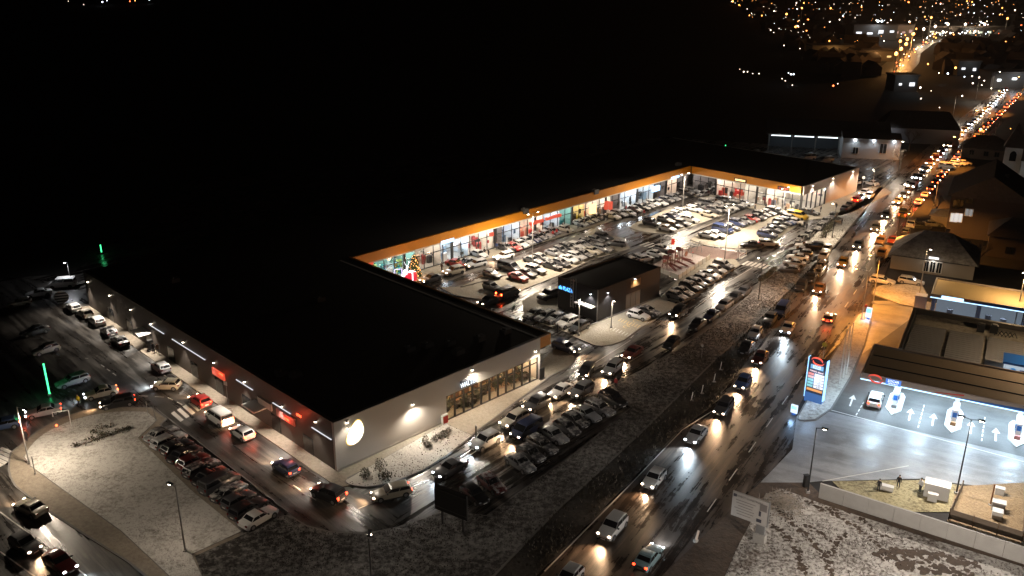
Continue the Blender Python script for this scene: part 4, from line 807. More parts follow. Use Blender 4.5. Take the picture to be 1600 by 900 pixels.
# ------------------------------------------------------------------ vehicles
def car_meshes(kind):
    """shared meshes of one car body style; x forward, wheels on z = 0"""
    P = {'hatchback': dict(L=4.05, W=1.74, st=[(0, .42, .92, .86), (.05, .24, .98, .96), (.25, .2, 1.0, 1), (.55, .18, .97, 1), (.74, .18, .92, 1), (.93, .24, .78, .94), (1, .36, .62, .76)], gh=(.03, .71, .12, .50, .965, 1.47), b=.80),
         'sedan': dict(L=4.5, W=1.78, st=[(0, .42, .88, .84), (.04, .24, .97, .95), (.2, .2, 1.0, 1), (.52, .18, .96, 1), (.72, .18, .91, 1), (.93, .23, .76, .94), (1, .36, .6, .76)], gh=(.14, .70, .27, .52, .965, 1.44), b=.80),
         'estate': dict(L=4.65, W=1.8, st=[(0, .42, .92, .88), (.04, .24, .98, .96), (.25, .2, 1.0, 1), (.55, .18, .97, 1), (.74, .18, .92, 1), (.93, .23, .77, .94), (1, .36, .61, .76)], gh=(.02, .71, .08, .53, .965, 1.48), b=.81),
         'suv': dict(L=4.45, W=1.86, st=[(0, .5, 1.05, .88), (.04, .3, 1.1, .97), (.25, .26, 1.14, 1), (.55, .25, 1.11, 1), (.74, .25, 1.08, 1), (.93, .3, .96, .96), (1, .42, .78, .82)], gh=(.025, .72, .09, .54, 1.09, 1.70), b=.83),
         'van': dict(L=4.9, W=1.92, st=[(0, .45, 1.12, .95), (.03, .28, 1.2, .98), (.25, .25, 1.22, 1), (.55, .25, 1.22, 1), (.8, .25, 1.16, 1), (.95, .3, .95, .95), (1, .42, .75, .8)], gh=(.015, .88, .03, .68, 1.17, 1.95), b=.88)}[kind]
    L, W = P['L'], P['W']; hw = W/2; X = lambda t: (t-.5)*L; out = {}
    b = MB(); rings = []
    for t, z0, z1, w_ in P['st']:
        y = hw*w_; x = X(t)
        rings.append([(x, -y*.93, z0), (x, -y, z0+.16), (x, -y, (z0+z1)/2), (x, -y*.985, z1-.16), (x, -y*.90, z1-.03), (x, -y*.5, z1+.015), (x, y*.5, z1+.015), (x, y*.90, z1-.03), (x, y*.985, z1-.16), (x, y, (z0+z1)/2), (x, y, z0+.16), (x, y*.93, z0)])
    vs = sum(rings, []); n = 12; fs = []
    for r in range(len(rings)-1):
        for k in range(n): fs.append((r*n+k, (r+1)*n+k, (r+1)*n+(k+1) % n, r*n+(k+1) % n))
    fs += [tuple(range(n)), tuple(reversed(range((len(rings)-1)*n, len(rings)*n)))]
    b.add(vs, fs)
    xr0, xf0, xr1, xf1, zb, zr = P['gh']; xr0, xf0, xr1, xf1 = map(X, (xr0, xf0, xr1, xf1)); wb, wt = hw*.95, hw*P['b']
    R0 = [(xr0, -wb, zb-.06), (xf0, -wb*.97, zb-.1), (xf0, wb*.97, zb-.1), (xr0, wb, zb-.06)]
    R1 = [(xr1, -wt, zr-.08), (xf1, -wt, zr-.08), (xf1, wt, zr-.08), (xr1, wt, zr-.08)]
    R2 = [(xr1+.12, -wt*.86, zr), (xf1-.14, -wt*.86, zr), (xf1-.14, wt*.86, zr), (xr1+.12, wt*.86, zr)]
    b.add(R0+R1+R2, [(r*4+k, r*4+(k+1) % 4, r*4+4+(k+1) % 4, r*4+4+k) for r in (0, 1) for k in range(4)]+[(8, 9, 10, 11)])
    ax_ = (X(.175), X(.815)); wr = .33 if kind != 'suv' else .37
    for x in ax_:                                  # wheel-arch recesses, dark
        for s_ in (-1, 1):
            k = 9; y = s_*hw*1.004
            arch = [(x+math.cos(PI*i/k)*(wr+.06), y, wr+math.sin(PI*i/k)*(wr+.05)) for i in range(k+1)]
            arch2 = [(p[0], s_*hw*.9, p[2]) for p in arch]
            b.add(arch+arch2, [tuple(range(k+1)) if s_ < 0 else tuple(reversed(range(k+1)))]+[(i, i+1, k+2+i, k+1+i) if s_ > 0 else (i+1, i, k+1+i, k+2+i) for i in range(k)], 1)
    b.box((X(1)-.05, 0, .50), (.12, W*.52, .16), 1).box((X(0)+.05, 0, .38), (.12, W*.62, .12), 1)
    for s_ in (-1, 1): b.box((X(.5), s_*hw*.985, .24), (L*.52, .05, .12), 1)
    out['body'] = b.mesh('body', 32)
    def slab(q, inset, off):
        q = [Vector(p) for p in q]; nrm = (q[1]-q[0]).cross(q[3]-q[0]).normalized(); c = sum(q, Vector())/4
        i_ = [p+(c-p)*inset for p in q]; o_ = [p+nrm*off for p in i_]; lo = [p-nrm*.05 for p in i_]
        return o_+lo, [(0, 1, 2, 3)]+[((k+1) % 4, k, 4+k, 4+(k+1) % 4) for k in range(4)]
    up = lambda a, c, t: tuple(a[i]+(c[i]-a[i])*t for i in range(3))
    LO = [up(R0[k], R1[k], .22) for k in range(4)]; HI = [up(R0[k], R1[k], .97) for k in range(4)]
    out['windscreen'] = MB().add(*slab([LO[1], LO[2], HI[2], HI[1]], .07, .012)).mesh('windscreen')
    out['rear_window'] = MB().add(*slab([LO[3], LO[0], HI[0], HI[3]], .12, .012)).mesh('rear_window')
    out['mids'] = []
    for s_ in (0, 1):
        a, bb = (LO[0], LO[1]) if s_ == 0 else (LO[2], LO[3]); c, d = (HI[1], HI[0]) if s_ == 0 else (HI[3], HI[2])
        m0, m1 = up(a, bb, .52), up(d, c, .52)
        for q in ([a, m0, m1, d], [m0, bb, c, m1]): out['mids'].append(MB().add(*slab(q, .07, .012)).mesh('side_window'))
    wh = MB().tube((0, -.11, 0), (0, .11, 0), wr, n=14); out['wheel'] = wh.mesh('wheel', 40)
    rm = MB().tube((0, -.125, 0), (0, .125, 0), wr*.66, n=10)
    out['rim'] = rm.mesh('rim', 40); out['wheel_pos'] = [(x, s_*(hw-.10), wr) for x in ax_ for s_ in (-1, 1)]
    zl = P['st'][-2][2]-.13; zt = P['st'][1][2]-.14
    out['headlight'] = MB().ball((0, 0, 0), (.13, .19, .085), 8, 5).mesh('headlight', 60); out['head_pos'] = [(X(.965), s_*hw*.70, zl) for s_ in (-1, 1)]
    out['headlight_far'] = MB().ball((0, 0, 0), (.16, .27, .16), 8, 5).mesh('headlight', 60)
    out['taillight'] = MB().box((0, 0, 0), (.12, .26, .17 if kind not in ('suv', 'van') else .3)).mesh('taillight'); out['tail_pos'] = [(X(.012), s_*hw*.74, zt) for s_ in (-1, 1)]
    out['mirror'] = MB().box((0, 0, 0), (.14, .2, .13)).mesh('mirror'); out['mirror_pos'] = [(X(.64), s_*(hw+.08), zb+.06) for s_ in (-1, 1)]
    out['plate'] = MB().box((0, 0, 0), (.03, .5, .12)).mesh('number_plate'); out['plate_pos'] = [(X(1)+.02, 0, .44), (X(0)-.012, 0, .62)]
    out['L'], out['W'], out['head_z'] = L, W, zl
    for k, v in out.items():
        for me in (v if isinstance(v, list) else [v]):
            if isinstance(me, bpy.types.Mesh):
                me.materials.append(M_TRIM)
                if k == 'body': me.materials.append(M_TRIM)
    return out
CM = {k: car_meshes(k) for k in ('hatchback', 'sedan', 'estate', 'suv', 'van')}
def part(name, me, m, parent, loc=(0, 0, 0)):
    o = bpy.data.objects.new(name, me); COL.objects.link(o); o.parent = parent; o.location = loc
    s_ = o.material_slots[0]; s_.link = 'OBJECT'; s_.material = m; return o
def car(px_, py_, kind, colour, head, label, lod=2, snow=True, lights=0, group=None, beam=0, cool=False, tail=0, z=0.02, zc=.75):
    """px_, py_: middle of the car in the photograph; head: heading in degrees; lights 0 off 1 on; tail 0 off 1 tail 2 brake"""
    p = G(px_, py_, zc); c = CM[kind]
    t = thing('car' if kind != 'van' else 'van', label, 'car' if kind != 'van' else 'van', (p.x, p.y, z), math.radians(head), group)
    part('body', c['body'], car_paint(colour, CARCOL[colour], snow), t)
    gl = M_SGLASS if snow else M_CGLASS
    part('windscreen', c['windscreen'], gl, t); part('rear_window', c['rear_window'], gl, t)
    if lod >= 1:
        for me in c['mids']: part('side_window', me, M_CGLASS, t)
        for pos in c['wheel_pos']:
            w_ = part('wheel', c['wheel'], M_TYRE, t, pos)
            if lod >= 2: part('rim', c['rim'], M_RIM, w_)
    for pos in c['head_pos']: part('headlight', c['headlight'] if lod >= 1 else c['headlight_far'], ((E_HEADC if cool else E_HEAD) if lod else (E_HEADFC if cool else E_HEADF)) if lights else M_LENS, t, pos)
    for pos in c['tail_pos']: part('taillight', c['taillight'], (E_TAILF if tail and lod == 0 else E_BRAKE if tail == 2 else E_TAIL if tail == 1 else M_TLENS), t, pos)
    if lod >= 2:
        for pos in c['mirror_pos']: part('mirror', c['mirror'], M_TRIM, t, pos)
        for pos in c['plate_pos']: part('number_plate', c['plate'], M_PLATE, t, pos)
    if beam:
        col = (.72, .88, 1) if cool else (1, .64, .36)
        light('SPOT', (c['L']/2+.15, 0, c['head_z']+.1), beam*4.2, col, .2, (1, 0, -.2), 110, .9, t)
    if tail == 2: light('POINT', (-c['L']/2-.35, 0, .8), 26, (1, .09, .03), .15, parent=t)
    return t
def orders(k, n):
    w_ = ['first', 'second', 'third', 'fourth', 'fifth', 'sixth', 'seventh', 'eighth', 'ninth', 'tenth', 'eleventh', 'twelfth', 'thirteenth', 'fourteenth', 'fifteenth', 'sixteenth', 'seventeenth', 'eighteenth', 'nineteenth', 'twentieth']
    return w_[k] if k < len(w_) else f'{k+1}th'
def row(cars, head, where, group, lod=1, jit=2.0, end='nearest end', **kw):
    n = len(cars)
    for i, c in enumerate(cars):
        x, y, kind, colour = c[:4]; ex = c[4] if len(c) > 4 else {}
        if random.random() < .5 and colour in ('white', 'silver') and lod == 1: colour = random.choice(('dark grey', 'grey', 'black'))
        k2 = dict(kw); k2.update(ex); h = k2.pop('head', head)+random.uniform(-jit, jit)*1.6; x += random.uniform(-.5, .5); y += random.uniform(-.3, .3)
        sn = k2.get('snow', True); lab = f"{'snowy ' if sn else ''}{colour} {kind}, {orders(i, n)} from the {end}, {where}"
        car(x, y, kind, colour, h, lab, lod, group=group, **k2)
h_, s_, e_, u_, v_ = 'hatchback', 'sedan', 'estate', 'suv', 'van'
# --- main road traffic (one label each)
on = dict(lod=2, snow=False, lights=1)
TRAF = 'cars driving on the main road'
car(957, 822, u_, 'white', 237, 'white suv with headlights on, alone on the near main road below the billboard', beam=300, group=TRAF, **on)
car(1022, 746, h_, 'white', 237, 'white hatchback car with pinkish headlights, second in the near line on the main road', beam=330, group=TRAF, **on)
car(1088, 677, s_, 'silver', 237, 'silver sedan car throwing a cool bluish headlight pool on the main road', beam=520, cool=True, group=TRAF, **on)
car(1131, 634, e_, 'dark grey', 239, 'dark estate car with warm headlights behind the silver sedan on the main road', beam=420, group=TRAF, **on)
car(1161, 596, h_, 'blue', 239, 'blue grey hatchback car with warm headlights on the main road', beam=420, group=TRAF, **on)
car(1188, 557, s_, 'dark red', 240, 'dark red sedan car with warm headlights just past the roadside parked cars', beam=450, group=TRAF, **on)
car(1231, 511, s_, 'white', 241, 'white sedan car with bright cool headlights left of the price sign road bend', beam=700, cool=True, group=TRAF, **on)
car(1280, 449, s_, 'brown', 241, 'brown sedan car with warm headlights beside the dark parked suv', beam=560, group=TRAF, **on)
car(1317, 409, h_, 'yellow', 241, 'yellow roofed car with bright headlights on the main road', beam=700, group=TRAF, **on)
car(1341, 381, s_, 'dark grey', 241, 'dark car with bright headlights right of the snowy strip', beam=700, group=TRAF, **on)
car(1368, 354, s_, 'grey', 241, 'grey car with bright headlights between bus stop strip and brown car', beam=650, group=TRAF, **on)
car(1384, 335, h_, 'dark grey', 241, 'dark hatchback car with headlights next to the yellow cab', beam=550, group=TRAF, **on)
car(888, 901, h_, 'white', 237, 'pale car cut off by the bottom edge on the main road', group=TRAF, beam=200, **on)
car(1014, 868, s_, 'teal', 57, 'pale teal sedan car seen from behind at the bottom of the main road', 2, False, 1, TRAF, 160, True, 1)
car(1296, 495, h_, 'dark grey', 61, 'dark hatchback car with red taillights driving away past the station', 2, False, 1, TRAF, 160, False, 2)
car(1411, 334, v_, 'yellow', 61, 'yellow van driving away on the main road', 1, False, 1, TRAF, 120, False, 1)
car(1424, 349, v_, 'white', 61, 'white tall van parked beside the yellow van', 1, False)
car(1416, 360, h_, 'dark grey', 61, 'dark hatchback car stopped below the tall white van', 1, True)
car(1376, 376, u_, 'brown', 240, 'brown suv at the kerb left of the orange lit roof', 1, False)
car(1394, 374, s_, 'dark red', 240, 'dark red car beside the wooden lamp pole', 1, False)
car(1377, 395, h_, 'orange', 240, 'car with orange lit roof in front of the hip roofed house', 1, False)  # dark car; the orange light on its roof is put into the paint
for i, (x, y, k, cl) in enumerate(((1379, 437, e_, 'white'), (1424, 438, e_, 'silver'))): car(x, y, k, cl, -32, ('white estate car with snow parked left on the round snowy bed', 'silver estate car under snow, right behind the round snowy bed')[i], 2, True)
car(1440, 352, s_, 'black', -20, 'black car in front of the orange lit shed', 1, True); car(1457, 349, s_, 'grey', -20, 'snowy grey car right of the black car by the orange shed', 1, True)
car(1368, 623, u_, 'white', 62, 'white suv refuelling under the brown station canopy', 2, False, 0, None, 0, False, 1)
row([(1203, 497, h_, 'dark grey'), (1222, 484, v_, 'dark blue'), (1252, 447, u_, 'black'), (1268, 432, s_, 'black')], 240, 'line parked at the ditch edge', 'cars parked along the ditch', 1, snow=False)
car(1180, 519, h_, 'white', 240, 'white hatchback car parked nose forward at the ditch edge', 2, True); car(1166, 541, s_, 'black', 240, 'black sedan car parked just below the white hatchback at the ditch edge', 2, False)
# --- service road queue
Q = 'cars queueing on the service road'
car(988, 549, s_, 'dark red', 233, 'dark red sedan car with pink headlights at the top of the service road queue', beam=260, group=Q, **on)
car(957, 573, e_, 'silver', 238, 'silver estate car with headlights beside the red hydrant figure', beam=320, group=Q, **on)
car(916, 577, h_, 'black', 248, 'black hatchback car with orange headlights turning from the car park', beam=360, group=Q, **on)
car(884, 541, e_, 'dark blue', -40, 'dark blue estate car with one orange headlight leaving the lane by the orange corner', beam=330, group=Q, **on)
car(876, 609, s_, 'white', 230, 'cream white sedan car with headlights by the terrace corner', beam=260, group=Q, **on)
car(908, 609, u_, 'grey', 232, 'grey suv with headlights beside the cream white sedan', beam=300, group=Q, **on)
car(838, 630, u_, 'dark grey', 228, 'dark grey suv with headlights in front of the shop window', beam=260, group=Q, **on)
car(803, 655, u_, 'beige', 228, 'cream suv with headlights in front of the terrace', beam=260, group=Q, **on)
car(822, 671, v_, 'dark blue', 229, 'dark van with orange headlights beside the cream suv', beam=320, group=Q, **on)
car(758, 688, u_, 'silver', 226, 'silver suv above the snowy gravel bed end', beam=180, cool=True, group=Q, **on)
car(703, 730, s_, 'dark grey', 224, 'dark sedan car with one cool headlight above the dark billboard', beam=240, cool=True, group=Q, **on)
car(611, 767, e_, 'beige', 202, 'beige estate car rounding the bend below the gravel bed', beam=150, group=Q, tail=1, **on)
car(513, 769, u_, 'black', 148, 'black suv with red taillight at the corner of the dark wall', beam=260, group=Q, tail=1, **on)
car(446, 728, h_, 'dark blue', 137, 'dark blue hatchback car beside the angled row', group=Q, tail=1, beam=160, **on)
car(378, 674, h_, 'white', 136, 'white hatchback car with red taillights below the zebra crossing', group=Q, tail=2, beam=160, **on)
car(342, 651, v_, 'white', 136, 'white van with red taillights at the zebra crossing', group=Q, tail=2, beam=160, **on)
car(312, 624, h_, 'red', 136, 'red hatchback car on the zebra crossing', group=Q, tail=1, beam=160, **on)
car(260, 600, h_, 'beige', 178, 'cream hatchback car turning off with its headlight on', group=Q, beam=260, cool=True, **on)
car(251, 572, h_, 'silver', 134, 'silver hatchback car behind the cream turning car', 2, True, 0, Q)
row([(187, 531, s_, 'black'), (169, 516, h_, 'dark grey'), (150, 499, e_, 'white'), (132, 488, h_, 'beige'), (115, 479, h_, 'white')], 134, 'line along the dark left wall', 'cars parked along the left wall', 2)
car(97, 443, v_, 'white', 190, 'white van at the far left corner of the shopping centre', 1, True); car(60, 457, s_, 'white', 205, 'white sedan car facing left at the far left road corner', 1, True); car(30, 472, h_, 'beige', 205, 'beige car half lost in the dark left of the white sedan', 1, True)
row([(113, 593, e_, 'silver'), (71, 544, h_, 'beige'), (54, 516, s_, 'dark grey')], 222, 'dark left car park', 'cars in the dark left car park', 2)
car(157, 612, s_, 'beige', 212, 'beige sedan car with cool headlight and red taillight passing the yellow vest', 2, False, 1, Q, 120, True, 2)
car(183, 627, e_, 'black', 205, 'black estate car with white headlight at the head of the snowy lawn', 2, False, 1, Q, 50, False, 1)
car(67, 641, s_, 'silver', 207, 'silver sedan car with violet headlight below the green light pole', 2, False, 1, Q, 100, True, 1)
car(4, 662, h_, 'blue', 207, 'blue car cut off by the left edge with red taillights', 2, False, 1, Q, 0, True, 2)
car(47, 791, s_, 'beige', 150, 'old beige sedan car on the lower left road seen from behind', 2, False, 1, None, 120)
car(39, 848, h_, 'grey', -33, 'grey hatchback car with warm headlights on the lower left road', beam=170, **on)
car(93, 876, s_, 'dark red', -36, 'dark red sedan car with bluish headlights at the bottom left', beam=240, cool=True, **on)
# --- angled row beside the snowy lawn
A0, A1 = G(252, 676, .75), G(404, 806, .75); nA = 12
PA = [(s_, 'grey'), (e_, 'silver'), (h_, 'black'), (s_, 'black'), (h_, 'dark red'), (e_, 'black'), (s_, 'black'), (v_, 'dark grey'), (s_, 'black'), (h_, 'dark grey'), (e_, 'black'), (s_, 'white')]
PS_ = {0, 1, 5, 8}
for i, (k, cl) in enumerate(PA):
    p = A0+(A1-A0)*(i/(nA-1)); q = p-Vector((0, 0, H)); zc = q.dot(FW)
    car(800+F*q.dot(RT)/zc, 450-F*q.dot(UP)/zc, k, cl, 55+random.uniform(-2, 2), f'{"snowy " if i in PS_ else ""}{cl} {k}, {orders(i, 12)} from the zebra crossing in the angled lawn row', 2, i in PS_, group='cars in the angled row')
# --- row beside the strip
row([(742, 771, h_, 'black', dict(snow=False)), (769, 754, h_, 'dark red'), (813, 722, s_, 'grey'), (830, 708, h_, 'dark grey'), (847, 694, e_, 'dark grey'), (866, 678, s_, 'silver'), (886, 667, h_, 'dark grey'), (900, 655, h_, 'black'), (917, 645, s_, 'silver', dict(snow=False)), (938, 636, e_, 'grey'), (958, 623, u_, 'black', dict(snow=False))], -50,
    'row facing the verge', 'cars parked facing the verge', 2, end='dark billboard end')
# --- dark line beside the long verge
row([(1049, 535, h_, 'black'), (1090, 505, s_, 'black'), (1112, 492, s_, 'dark blue'), (1131, 475, e_, 'grey'), (1147, 464, h_, 'black'), (1162, 454, s_, 'dark grey')], 234, 'dark line along the upper verge', 'dark cars along the verge', 1, snow=False)
car(1060, 487, u_, 'black', 233, 'black suv with white headlights in the lane before the pavilion', beam=320, lod=2, snow=False, lights=1)
# --- playground row, pavilion bays
B0, B1 = (1058, 461), (1131, 414)
row([(1058+73*t, 461-47*t, k, c_) for t, k, c_ in zip([i/7 for i in range(8)], (h_, s_, u_, e_, h_, s_, h_, u_), ('grey', 'dark grey', 'black', 'black', 'dark grey', 'white', 'silver', 'dark grey'))], -46, 'row below the playground fence', 'cars below the playground', 1)
car(998, 491, h_, 'white', -38, 'white hatchback car in the bay before the black pavilion', 2, False); car(1013, 485, s_, 'black', -38, 'black sedan car behind the white hatchback before the pavilion', 2, True)
row([(905, 509, h_, 'dark grey', dict(snow=False)), (886, 503, u_, 'white'), (868, 496, h_, 'grey'), (851, 493, e_, 'black'), (834, 489, s_, 'dark grey')], 225, 'row left of the pavilion', 'cars left of the pavilion', 2, end='right end')
row([(990, 405, s_, 'grey'), (1000, 400, h_, 'black'), (1008, 403, h_, 'silver')], 30, 'trio behind the pavilion', 'cars behind the pavilion', 1, end='left')
car(1026, 396, s_, 'silver', -38, 'silver sedan car parked left of the playground', 1, True); car(1036, 388, h_, 'dark grey', -38, 'snowy dark hatchback car behind the silver sedan by the playground', 1, True)
car(856, 460, u_, 'black', 225, 'black suv standing alone left of the blue lettering', 1, False); car(963, 379, e_, 'dark grey', 160, 'dark estate car leaving the near bays', 1, True)
# --- near bays
NB = 'cars in the near bays'
row([(769, 427, h_, 'dark grey'), (769, 447, h_, 'black', dict(snow=False)), (796, 417, v_, 'dark grey', dict(snow=False)), (810, 431, s_, 'red'), (823, 425, s_, 'dark grey'), (837, 420, e_, 'white'), (833, 405, s_, 'dark grey'), (846, 402, h_, 'silver')], -42, 'loose group in the near bays', NB, 1, end='left end')
row([(863, 414, s_, 'silver'), (877, 410, h_, 'dark grey'), (889, 404, s_, 'white'), (901, 399, e_, 'silver'), (913, 396, s_, 'white'), (926, 391, s_, 'beige'), (942, 387, e_, 'white')], -42, 'front row of near bays', NB, 1, end='left end')
row([(866, 394, s_, 'grey'), (877, 390, h_, 'white'), (888, 387, u_, 'black'), (900, 383, h_, 'white'), (910, 381, s_, 'grey'), (920, 378, e_, 'dark grey'), (931, 374, h_, 'silver'), (943, 370, u_, 'dark grey', dict(snow=False))], -42, 'back row of near bays', NB, 1, end='left end')
car(763, 468, s_, 'black', 228, 'black sedan car with white headlights at the edge of the near roof', beam=260, lod=1, snow=False, lights=1)
car(794, 457, v_, 'black', 45, 'dark van with glowing brake lights in the lane by the near bays', lod=1, snow=False, lights=1, tail=2, beam=120)
car(673, 434, s_, 'dark grey', 222, 'dark sedan car with headlights beside the lit christmas tree', beam=200, lod=1, snow=False, lights=1)
car(709, 423, u_, 'beige', 215, 'beige suv with headlights second from the christmas tree', beam=200, lod=1, snow=False, lights=1)
car(713, 410, s_, 'red', -20, 'red sedan car parked behind the beige suv', lod=1, snow=False); car(728, 409, s_, 'black', 222, 'black car between the red sedan and silver estate', lod=1)
car(744, 411, e_, 'silver', 216, 'silver estate car driving along the shop lane', lod=1, snow=False, lights=1, beam=120); car(787, 399, e_, 'white', 218, 'white estate car driving toward the silver estate in the shop lane', lod=1, snow=False, lights=1, beam=140)
# --- along the shop fronts
SF = 'cars nosed to the shop pavement'
row([(749, 396, s_, 'silver'), (790, 386, h_, 'dark grey'), (803, 385, h_, 'red'), (813, 380, s_, 'white'), (823, 376, s_, 'silver'), (834, 373, h_, 'dark blue'), (843, 369, e_, 'dark grey'), (853, 365, s_, 'silver'), (864, 361, h_, 'grey'), (883, 357, s_, 'beige')], -45, 'first shop front row', SF, 1, end='left end')
row([(906, 348, s_, 'silver'), (915, 345, s_, 'silver'), (924, 342, s_, 'white'), (933, 339, h_, 'white'), (957, 337, s_, 'beige'), (968, 333, e_, 'white'), (984, 333, s_, 'silver'), (993, 327, h_, 'white'), (1003, 323, e_, 'silver'), (1012, 320, s_, 'dark grey'), (1021, 317, h_, 'white'), (1032, 316, s_, 'silver'), (1042, 312, h_, 'dark grey'), (1051, 309, e_, 'grey'), (1060, 306, s_, 'dark grey'), (1072, 301, u_, 'silver'), (1083, 297, e_, 'grey')], -45, 'long shop front row', SF, 1, end='left end')
row([(1098, 303, h_, 'dark grey'), (1106, 299, s_, 'silver'), (1115, 296, h_, 'grey'), (1124, 293, u_, 'dark grey'), (1131, 290, v_, 'black')], 225, 'dim row in the inner shop corner', 'cars in the inner corner', 1, end='left end')
# --- far bays
FB = 'cars in the far bays'
row([(1019, 347, u_, 'black', dict(snow=False)), (1040, 342, h_, 'grey'), (1050, 337, s_, 'dark blue'), (1058, 334, h_, 'white'), (1066, 331, e_, 'white'), (1085, 326, e_, 'white'), (1095, 322, h_, 'dark grey'), (1106, 318, v_, 'dark grey'), (1116, 314, e_, 'grey'), (1127, 311, s_, 'black', dict(snow=False)), (1138, 312, h_, 'dark grey')], -42, 'back row of left far bays', FB, 1, end='left end')
row([(1043, 356, s_, 'silver'), (1054, 351, h_, 'dark grey'), (1066, 347, e_, 'grey'), (1079, 342, e_, 'white'), (1108, 334, s_, 'beige'), (1117, 328, u_, 'silver'), (1128, 327, e_, 'white'), (1140, 323, s_, 'silver'), (1152, 320, u_, 'dark grey'), (1166, 317, h_, 'silver')], -42, 'front row of left far bays', FB, 1, end='left end')
row([(1107, 367, s_, 'silver'), (1120, 366, h_, 'white'), (1130, 358, v_, 'dark blue', dict(snow=False)), (1142, 354, h_, 'black'), (1153, 348, u_, 'dark blue'), (1165, 344, s_, 'white'), (1174, 341, h_, 'red'), (1184, 338, s_, 'white'), (1190, 334, e_, 'silver'), (1199, 331, s_, 'dark grey'), (1209, 329, u_, 'black'), (1218, 330, h_, 'dark grey')], -42, 'left row of right far bays', FB, 1, end='near end')
row([(1199, 366, u_, 'dark blue'), (1208, 358, s_, 'black'), (1215, 352, s_, 'dark grey'), (1223, 347, e_, 'dark grey'), (1230, 346, u_, 'blue'), (1235, 340, e_, 'black'), (1245, 346, h_, 'beige'), (1246, 337, v_, 'yellow', dict(snow=False)), (1266, 331, e_, 'white')], -42, 'right row of right far bays', FB, 1, end='near end')
car(1173, 381, s_, 'black', 170, 'black sedan car at the rounded end of the right far bays', 1, False); car(1202, 379, e_, 'silver', -10, 'silver estate car with red taillights beside the black sedan at the bays end', 1, False, 1, None, 100, False, 1)
# --- by the bus-stop strip
row([(1233, 420, h_, 'white'), (1241, 410, s_, 'grey'), (1246, 401, s_, 'white'), (1254, 394, h_, 'dark grey'), (1249, 390, s_, 'silver'), (1259, 383, s_, 'white'), (1272, 384, u_, 'black', dict(snow=False))], 160, 'row above the long verge', 'cars above the long verge', 1, end='near end')
row([(1252, 372, s_, 'black'), (1262, 366, h_, 'dark grey'), (1281, 354, e_, 'white'), (1290, 344, s_, 'silver'), (1300, 337, h_, 'white')], 236, 'line below the bus stop strip', 'cars below the bus stop strip', 1, end='near end')
row([(1278, 425, s_, 'black'), (1283, 415, e_, 'dark grey'), (1287, 399, s_, 'beige'), (1292, 388, h_, 'beige')], 240, 'line beside the main road', 'cars beside the main road', 1, end='near end')
car(1340, 311, u_, 'red', 52, 'red suv with brake lights at the end of the far wing pavement', 1, False, 1, None, 60, False, 2)
row([(1322, 324, s_, 'black'), (1330, 318, h_, 'dark grey')], 52, 'dark pair behind the red suv', 'dark cars behind the red suv', 1, snow=False, end='near side')
car(1350, 300, h_, 'silver', 232, 'silver hatchback car with headlights past the far wing', 1, False, 1, None, 160); car(1358, 305, e_, 'white', 232, 'white estate car with cool headlights past the far wing', 1, False, 1, None, 160, True)
car(1334, 283, h_, 'silver', 120, 'silver hatchback car behind the corner of the far wing', 1, True); car(1361, 285, s_, 'white', 120, 'white sedan car behind the far wing tip', 1, True)
# --- long queue on the far main road
def lane(p0, p1, off, n, head, where, group, lit_tail, cools):
    for i in range(n):
        t = (i+random.uniform(-.15, .15))/n; x0, y0 = p0; A, B = G(*p0), G(*p1); p = A+(B-A)*t; d = (B-A).normalized(); p = p+Vector((-d.y, d.x, 0))*off
        q = p-Vector((0, 0, H-.75)); zc = q.dot(FW); X_, Y_ = 800+F*q.dot(RT)/zc, 450-F*q.dot(UP)/zc
        k = random.choice((h_, s_, e_, u_, h_, s_)); cl = random.choice(('white', 'silver', 'dark grey', 'black', 'grey', 'white', 'blue', 'dark red'))
        kn = k if k in ('suv', 'van') else k+' car'
        car(X_, Y_, k, cl, head+random.uniform(-2, 2), f'{cl} {k}, {orders(i, n)} from the near end, {where}', 0, False, 1, group, (150 if i % 2 == 0 else 0) if lit_tail == 0 else 0, random.random() < cools, lit_tail if lit_tail == 0 else random.choice((1, 1, 2)))
lane((1403, 317), (1476, 236), 0, 13, 237, 'oncoming queue on middle far road', 'cars in the oncoming far queue', 0, .25)
lane((1476, 236), (1574, 140), 0, 22, 236, 'oncoming queue on farthest road', 'cars in the oncoming far queue', 0, .35)
lane((1436, 318), (1502, 240), 0, 9, 58, 'red lit queue on middle far road', 'cars in the red lit far queue', 1, 0)
lane((1502, 240), (1596, 146), 0, 15, 56, 'red lit queue on farthest road', 'cars in the red lit far queue', 1, 0)
lane((1420, 290), (1486, 222), 0, 7, 237, 'outer oncoming line by the pale lamps', 'cars in the outer oncoming line', 0, .3)
for i, (x, y, k, cl) in enumerate(((1470, 258, v_, 'silver'), (1486, 253, e_, 'white'), (1498, 252, h_, 'white'))): car(x+10, y+2, k, cl, -30, f'{cl} {k} parked roof to roof behind the tall house, {orders(i, 3)} from the road', 1, True)
for i, (x, y) in enumerate(((1262, 246), (1290, 250), (1180, 238))): car(x, y, v_ if i < 2 else h_, 'white' if i != 1 else 'silver', 200, ('white van parked before the open shed posts', 'silver van beside the white workshop', 'white hatchback car left of the open shed')[i], 1, True)

